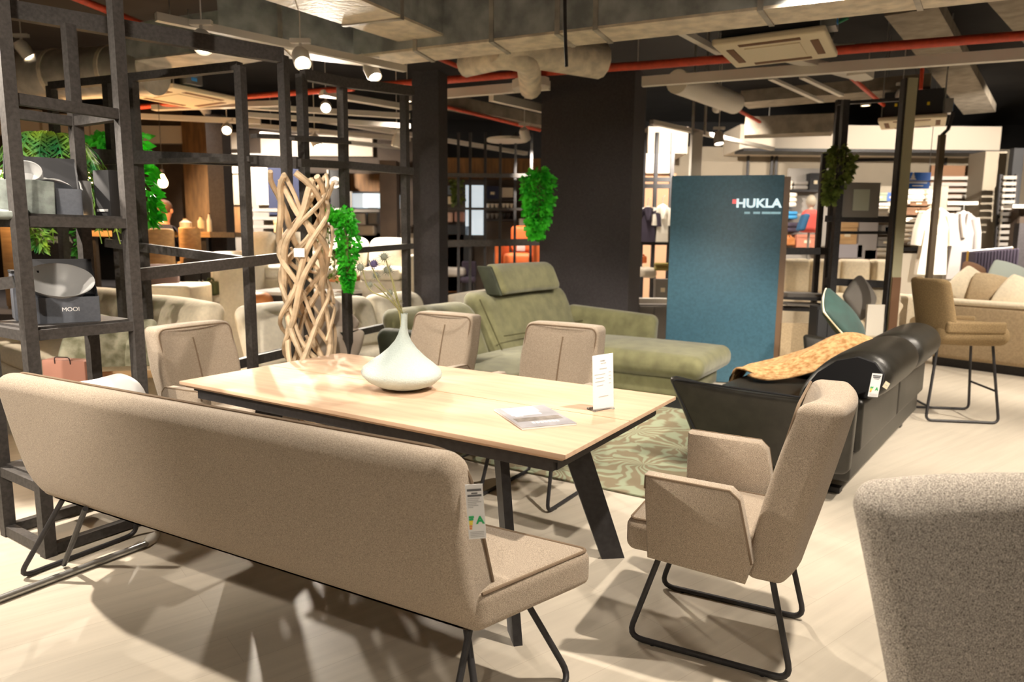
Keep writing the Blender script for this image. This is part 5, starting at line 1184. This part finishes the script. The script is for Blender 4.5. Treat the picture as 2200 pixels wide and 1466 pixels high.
# rack right of the blue panel
rr_ = thing('display_rack', 'black steel display rack right of the blue panel', 'rack')
pts = {'a': (1802, 215, 6.9, .06), 'b': (1788, 215, 7.3, .05), 'c': (1930, 300, 7.0, .035), 'd': (1765, 330, 7.6, .05)}
for k, (x, y, Y, w_) in pts.items():
    p = D(x, y, Y); q = D(x-6, 500, Y); ztp = p.z; obj('upright', MB().box((q.x, Y, ztp/2), (w_, w_, ztp)), BLACKM, rr_, False)
for (x0, y0, Y0_), (x1, y1, Y1_), h_ in (((1775, 470, 6.95), (1930, 472, 7.0), .06), ((1775, 605, 6.95), (1920, 612, 7.0), .07), ((1785, 500, 7.3), (1930, 500, 7.3), .03), ((1685, 540, 7.4), (1785, 540, 7.3), .07), ((1680, 640, 7.4), (1775, 644, 7.3), .03), ((1675, 662, 7.4), (1770, 666, 7.3), .05), ((1800, 345, 7.2), (1930, 343, 7.2), .03), ((1800, 222, 7.0), (1935, 214, 7.2), .03)):
    obj('rail', MB().beam(D(x0, y0, Y0_), D(x1, y1, Y1_), .05, h_), BLACKM, rr_, False)
obj('shelf_board', MB().beam(D(1680, 652, 7.4), D(1770, 655, 7.4), .3, .02), GREYBOX, rr_, False)
obj('shelf_board', MB().beam(D(1680, 632, 7.5), D(1770, 635, 7.5), .3, .04), GREYBOX, rr_, False)
# tall pale post with brown lower part (wood cheek)
p = D(1935, 300, 6.6); ztp = D(1955, 168, 6.6).z
t = thing('pale_post', 'tall pale square post beside the bar stool', 'post', (D(1931, 500, 6.6).x, 6.6, 0)); obj('post_face', MB().box((0, 0, ztp/2), (.085, .05, ztp)), mat('pale_sage_post', (.42, .39, .25), .6), t, False); obj('post_frame', MB().box((-.05, .03, ztp/2), (.03, .08, ztp)), BLACKM, t, False); obj('wood_cheek', MB().box((0.0, -.03, .55), (.08, .012, 1.1)), BROWNBOX, t, False)
# thin pole with bracket
t = thing('thin_pole', 'thin dark pole with bracket right of the blue sign', 'pole', (D(2014, 400, 8.2).x, 8.2, 0)); zz = D(2030, 290, 8.2).z; obj('pole', MB().box((0, 0, zz/2), (.06, .06, zz)), mat('brown_pole', (.10, .07, .04), .6), t, False); obj('bracket', MB().tube([(0, 0, zz), (.06, 0, zz+.06), (.10, 0, zz+.25)], .02, 8), BLACKM, t)
# picture in pale mount
t = thing('picture_frame', 'square taupe picture frame with pale sheet on the right rack', 'picture', D(1848, 430, 6.95)); f = 6.95/1518; obj('mount', MB().box((0, 0, 0), (78*f, .03, 72*f)), GREYBOX, t, False); obj('sheet', MB().box((0.0, -.018, .0), (34*f, .008, 44*f)), mat('pale_green_sheet', (.5, .52, .43), .6), t, False)
# shop goods seen through the rack
goods = [
    (1690, 388, 1705, 408, TOWEL, 'small white towel stack upper left behind the rack', 'towels', 11), (1706, 388, 1738, 408, GREYBOX, 'grey folded towels on the top shop shelf', 'towels', 11), (1740, 372, 1765, 408, DARKBOX, 'dark box on the top shop shelf', 'box', 11.2),
    (1692, 414, 1714, 445, TOWEL, 'white towel pile left of the mannequin', 'towels', 11), (1690, 454, 1716, 471, CYANB, 'bright blue towel left of the mannequin', 'towels', 11), (1690, 478, 1720, 500, PURPLE, 'dark folded textiles left of the mannequin', 'textiles', 11), (1690, 408, 1770, 412, BLACKM, 'thin black shop shelf', 'shelf', 11.2),
    (1688, 506, 1710, 528, TERRA, 'amber bag under the mannequin', 'bag', 10.5), (1712, 504, 1757, 532, mat('salmon_crate', (.5, .2, .13), .8), 'salmon coloured crate under the mannequin', 'crate', 10.4), (1758, 470, 1780, 530, GREYBOX, 'grey panel right of the mannequin', 'panel', 10.6),
    (1800, 478, 1842, 525, OAKW, 'amber cardboard box behind the rack', 'box', 11), (1844, 478, 1884, 560, ROBEG, 'grey hanging curtain behind the rack', 'curtain', 11.2), (1800, 524, 1855, 556, mat('pale_violet', (.42, .4, .44), .8), 'pale round violet cushion behind the rack', 'cushion', 10.6), (1855, 535, 1885, 560, mat('faded_rose', (.5, .38, .36), .8), 'faded rose cushion behind the rack', 'cushion', 10.7),
    (1878, 414, 1906, 432, mat('sage_box', (.33, .38, .28), .7), 'sage green box on the shop shelf', 'box', 11), (1906, 414, 1920, 432, BLUES, 'blue box end on the shop shelf', 'box', 11), (1878, 436, 1920, 442, WHITEP, 'white shelf edge behind the rack', 'shelf', 11.1), (1878, 444, 1912, 470, TOWEL, 'white towels under the sage box', 'towels', 11), (1895, 484, 1920, 504, GREYBOX, 'grey label strip behind the rack', 'panel', 11), (1902, 488, 1910, 500, BLUEL, 'tiny blue label behind the rack', 'label', 10.9), (1886, 510, 1920, 530, GREYBOX, 'grey wicker box behind the rack', 'box', 11), (1884, 532, 1918, 552, MANN, 'pale folded linen behind the rack', 'textiles', 11),
    (1948, 408, 1988, 440, TOWEL, 'left white towel stack under the blue sign', 'towels', 10.2), (1990, 408, 2016, 440, TOWEL, 'right white towel stack under the blue sign', 'towels', 10.2), (1955, 432, 1993, 442, BROWNBOX, 'brown basket rim below the towels', 'basket', 10.1), (1942, 446, 2012, 462, BROWNBOX, 'brown slatted shelf box below the towels', 'box', 10.1), (1938, 468, 1985, 478, TOWEL, 'flat white towel row below the brown box', 'towels', 10.1), (1936, 482, 1985, 520, MANN, 'blush towel stack beside the white robe', 'towels', 10.1), (1950, 498, 1968, 528, GREYBOX, 'grey rolled towel beside the white robe', 'towels', 9.9), (1938, 532, 2000, 540, DARKBOX, 'dark lower shelf beside the white robe', 'shelf', 10), (1936, 545, 2000, 600, TOWEL, 'pale counter front below the robes', 'counter', 10),
]
slab('shop_wall', 1684, 362, 1786, 720, 11.15, .08, GREYBOX, 'grey shop shelving wall behind the mannequin', 'shop wall'); slab('shop_wall', 1796, 400, 1926, 720, 11.15, .08, WALLG, 'grey shop shelving wall behind the right rack', 'shop wall'); slab('shop_wall', 1932, 400, 2022, 720, 10.25, .08, WALLG, 'shop shelving wall behind the white towels', 'shop wall')
for (x0, y0, x1, y1, ma, q, cat, Y) in goods:
    Y = 11.0 if x0 < 1930 else 10.1
    slab('shop_'+('screen' if cat == 'panel' else cat), x0, y0, x1, y1, Y, .15, ma, q, cat, r=.02 if cat in ('towels', 'cushion', 'textiles', 'bag') else 0)
# mannequin
c = D(1748, 440, 10.6); t = thing('mannequin', 'white headed mannequin in coral and blue jersey', 'mannequin', (c.x, 10.7, 0)); f = 10.7/1518
zh = D(1746, 433, 10.7).z; zb_ = D(1746, 500, 10.7).z
obj('head', MB().ball((0, 0, zh), 11*f, 10, (.95, 1, 1.25)), MANN, t); obj('neck', MB().cyl((0, 0, zh-.14), (0, 0, zh-.05), .04, 10), MANN, t)
obj('torso', MB().rbox((.0, 0, (zh-.12+zb_)/2), (.28, .2, zh-.12-zb_), .08, m=4, k=3, fn=lambda x, y, z: (x*(1-.5*(z/.35)), y, z)), CORAL, t); obj('blue_side', MB().rbox((-.11, -.03, (zh-.16+zb_)/2), (.10, .17, zh-.2-zb_), .04, m=3, k=3, fn=lambda x, y, z: (x+.10*(z/.35), y, z)), BLUEJ, t); obj('pole', MB().cyl((0, 0, 0), (0, 0, zb_+.1), .02, 8), STEEL, t); obj('foot_plate', MB().cyl((0, 0, 0), (0, 0, .02), .15, 16), STEEL, t)
# cream quilted sofa behind the rack
c0, c1 = D(1686, 560, 8.9), D(1900, 555, 8.9); zt = c0.z; t = thing('quilted_sofa', 'pale yellow quilted sofa behind the right rack', 'sofa', (c0.x, 9.0, 0))
W_ = c1.x-c0.x+.3
for k in range(4): obj('back_cushion', MB().rbox((W_*(k+.5)/4, .1, zt-.20), (W_/4-.01, .2, .44), .05, m=4, k=3, puff=(0, .02, 0)), CREAM, t)
obj('seat_base', MB().rbox((W_/2, -.15, (zt-.4)/2+.06), (W_, .7, zt-.52), .05, m=4, k=3), CREAM, t)
for x in (.1, W_-.1): obj('foot', MB().cyl((x, -.1, 0), (x, -.1, .12), .02, 8), BLACKM, t)
# pale panel behind the teal cushion
slab('white_board', 1862, 655, 1905, 722, 6.6, .03, TOWEL, 'white board standing behind the teal cushion', 'board'); slab('taupe_board', 1676, 695, 1765, 800, 6.9, .03, BEIGEF, 'beige board behind the far leather sofa end', 'board'); slab('dark_lamp', 1756, 660, 1800, 730, 6.7, .2, DARKBOX, 'dark low cabinet behind the teal cushion', 'cabinet')
cushion('grey feather print cushion between teal cushion and post', D(1848, 640, 6.9), .36, (R(70), R(50), R(10)), GREYC); cushion('cream cushion behind the teal cushion', D(1885, 660, 7.0), .4, (R(70), R(40), R(-15)), CREAM)
# blue sign with pale tree mark
c = D(1972, 388, 9.6); t = thing('blue_sign', 'small blue shop sign with pale emblem above the towels', 'sign', c); f = 9.6/1518
obj('upper_plate', MB().box((0, 0, 8*f), (50*f, .03, 17*f)), BLUES, t, False); obj('lower_plate', MB().box((-1*f, 0, -10*f), (50*f, .03, 14*f)), BLUES, t, False)
for k, (w_, z) in enumerate(((5, 13), (9, 9), (15, 4))): obj('emblem_tier', MB().add([(-12*f-w_*f/2, -.018, z*f-2.5*f), (-12*f+w_*f/2, -.018, z*f-2.5*f), (-12*f, -.018, z*f+4*f), (-12*f-w_*f/2, -.016, z*f-2.5*f), (-12*f+w_*f/2, -.016, z*f-2.5*f), (-12*f, -.016, z*f+4*f)], [(0, 1, 2), (3, 5, 4), (0, 3, 4, 1), (1, 4, 5, 2), (2, 5, 3, 0)]), LAMPM, t, False)
for s in (-1, 1): obj('suspension_wire', MB().cyl((s*22*f, 0, 16*f), (s*22*f, 0, ZC-c.z), .004, 6), STEEL, t)
for k in range(2): obj('print_line', MB().box((-1*f, -.018, -5*f-k*6*f), ((38-16*k)*f, .004, 2*f)), LAMPM, t, False)
# slat wall
sw = thing('slat_wall', 'grey slat wall above the hanging robes', 'slat wall')
for k in range(7):
    y = 383+k*13.2; a = D(1998, y, 11.6); b = D(2106, y, 11.6); obj('slat', MB().beam(a, b, .04, .055), mat('grey_slat', (.38, .35, .32), .6), sw, False)
obj('backing', MB().box(((a.x+b.x)/2, 11.7, (D(2050, 383, 11.6).z+a.z)/2), (b.x-a.x, .04, 1.0)), BROWNBOX, sw, False); a = D(2034, 437, 11.0); b = D(2100, 437, 11.0); obj('garment_rail', MB().beam(a, b, .05, .05), WHITEP, sw, False)
garment('white bath robe hanging at the right', 2012, 447, 590, 56, 62, 9.9, TOWEL, name='bath_robe')
garment('grey bath robe with shawl collar hanging next to the white one', 2070, 455, 600, 50, 52, 10.0, ROBEG, mat('light_grey_trim', (.5, .46, .44), .9), name='bath_robe')
slab('beige_pier', 2106, 325, 2152, 560, 11.2, .4, WALLG, 'beige square pier right of the robes', 'pier'); slab('dark_strip', 2162, 318, 2184, 640, 10.8, .1, DARKBOX, 'dark strip right of the beige pier', 'pier')
lw = thing('louvre_stand', 'narrow louvred stand right of the beige pier', 'stand')
for k in range(12): y = 382+k*13; a = D(2154-k*1.0, y, 10.6); b = D(2182-k*1.0, y, 10.6); obj('slat', MB().beam(a, b, .05, .05), GREYBOX, lw, False)
for x in (2150, 2184): a = D(x, 375, 10.65); b = D(x-12, 540, 10.65); obj('upright', MB().beam(a, b, .04, .04, (0, 1, 0)), BLACKM, lw, False)
gx = thing('low_garment_rail', 'low rail of dark clothes at the right behind the cream sofa', 'clothes rail'); a = D(2080, 540, 9.4); b = D(2175, 532, 9.4); obj('rail', MB().cyl(a, b, .015, 8), STEEL, gx); random.seed(4)
for k in range(14): p = a.lerp(b, (k+.5)/14); obj('folded_garment', MB().rbox((p.x, p.y, p.z-.22), (.035, .3, .42), .015, m=2, k=2), PURPLE, gx)
for p in (a, b): obj('stand', MB().cyl((p.x, p.y, 0), p, .015, 8), mat('brass', (.5, .3, .05), .4, metal=.6), gx)
slab('shop_counter', 2186, 440, 2260, 560, 10.4, .3, WALLDK, 'dark cabinet at the right picture edge', 'cabinet'); slab('lit_shelf_edge', 2186, 438, 2260, 445, 10.2, .2, LIT, 'lit shelf edge at the right picture edge', 'shelf light') if False else None
slab('dark_curtain', 2184, 480, 2260, 600, 9.9, .1, DARKCOL, 'dark hanging textile at the right picture edge', 'textile')
slab('white_shelf_edge', 2176, 440, 2260, 447, 10.2, .2, WHITEP, 'pale shelf edge at the right picture edge', 'shelf')

# cream sofa on the right (seen from behind) with pillows
q0, q1 = G(1990, 765, .10), G(2330, 808, .10)
d_ = (q1-q0).normalized(); nrm = Vector((-d_.y, d_.x, 0)); L_ = (q1-q0).length; ang = math.atan2(d_.y, d_.x)
t = thing('beige_sofa', 'large beige sofa seen from behind on the right', 'sofa', (q0.x, q0.y, 0), ang)
obj('back_panel', MB().rbox((L_/2, .08, .42), (L_, .18, .64), .05, m=4, k=3), BEIGEF, t); obj('plinth', MB().box((L_/2, .5, .05), (L_-.1, .9, .1)), BLACKM, t, False); obj('seat_base', MB().rbox((L_/2, .6, .33), (L_, 1.0, .40), .05, m=4, k=3), BEIGEF, t)
for k in range(2): obj('seat_cushion', MB().rbox((L_*(k+.5)/2, .62, .50), (L_/2-.02, .9, .14), .06, m=4, k=3), CREAM, t)
obj('back_ledge', MB().rbox((L_/2, .10, .755), (L_, .24, .06), .028, m=4, k=2), CREAM, t)
for (x, y, s_, r_, q, ma, Y) in ((2085, 620, .44, (R(68), R(40), R(-25)), 'large cream pillow with ties on the beige sofa', CREAM, 8.3), (2125, 625, .40, (R(72), R(10), R(-30)), 'shaded beige pillow in the middle of the beige sofa', BEIGEF, 8.1), (2190, 640, .44, (R(68), R(30), R(-35)), 'bright cream pillow at the right picture edge', CREAM, 7.8), (2165, 600, .42, (R(60), R(20), R(-20)), 'pale grey green cushion behind the pillows', mat('grey_green_cush', (.36, .40, .36), .9), 8.2), (2092, 590, .3, (R(60), R(20), 0), 'brown fur cushion behind the pillows', BROWNBOX, 8.4)):
    cushion(q, D(x, y, Y), s_, r_, ma, .07)
slab('ledge_right', 2030, 608, 2110, 625, 9.0, .4, CREAM, 'cream ledge behind the beige sofa', 'ledge')
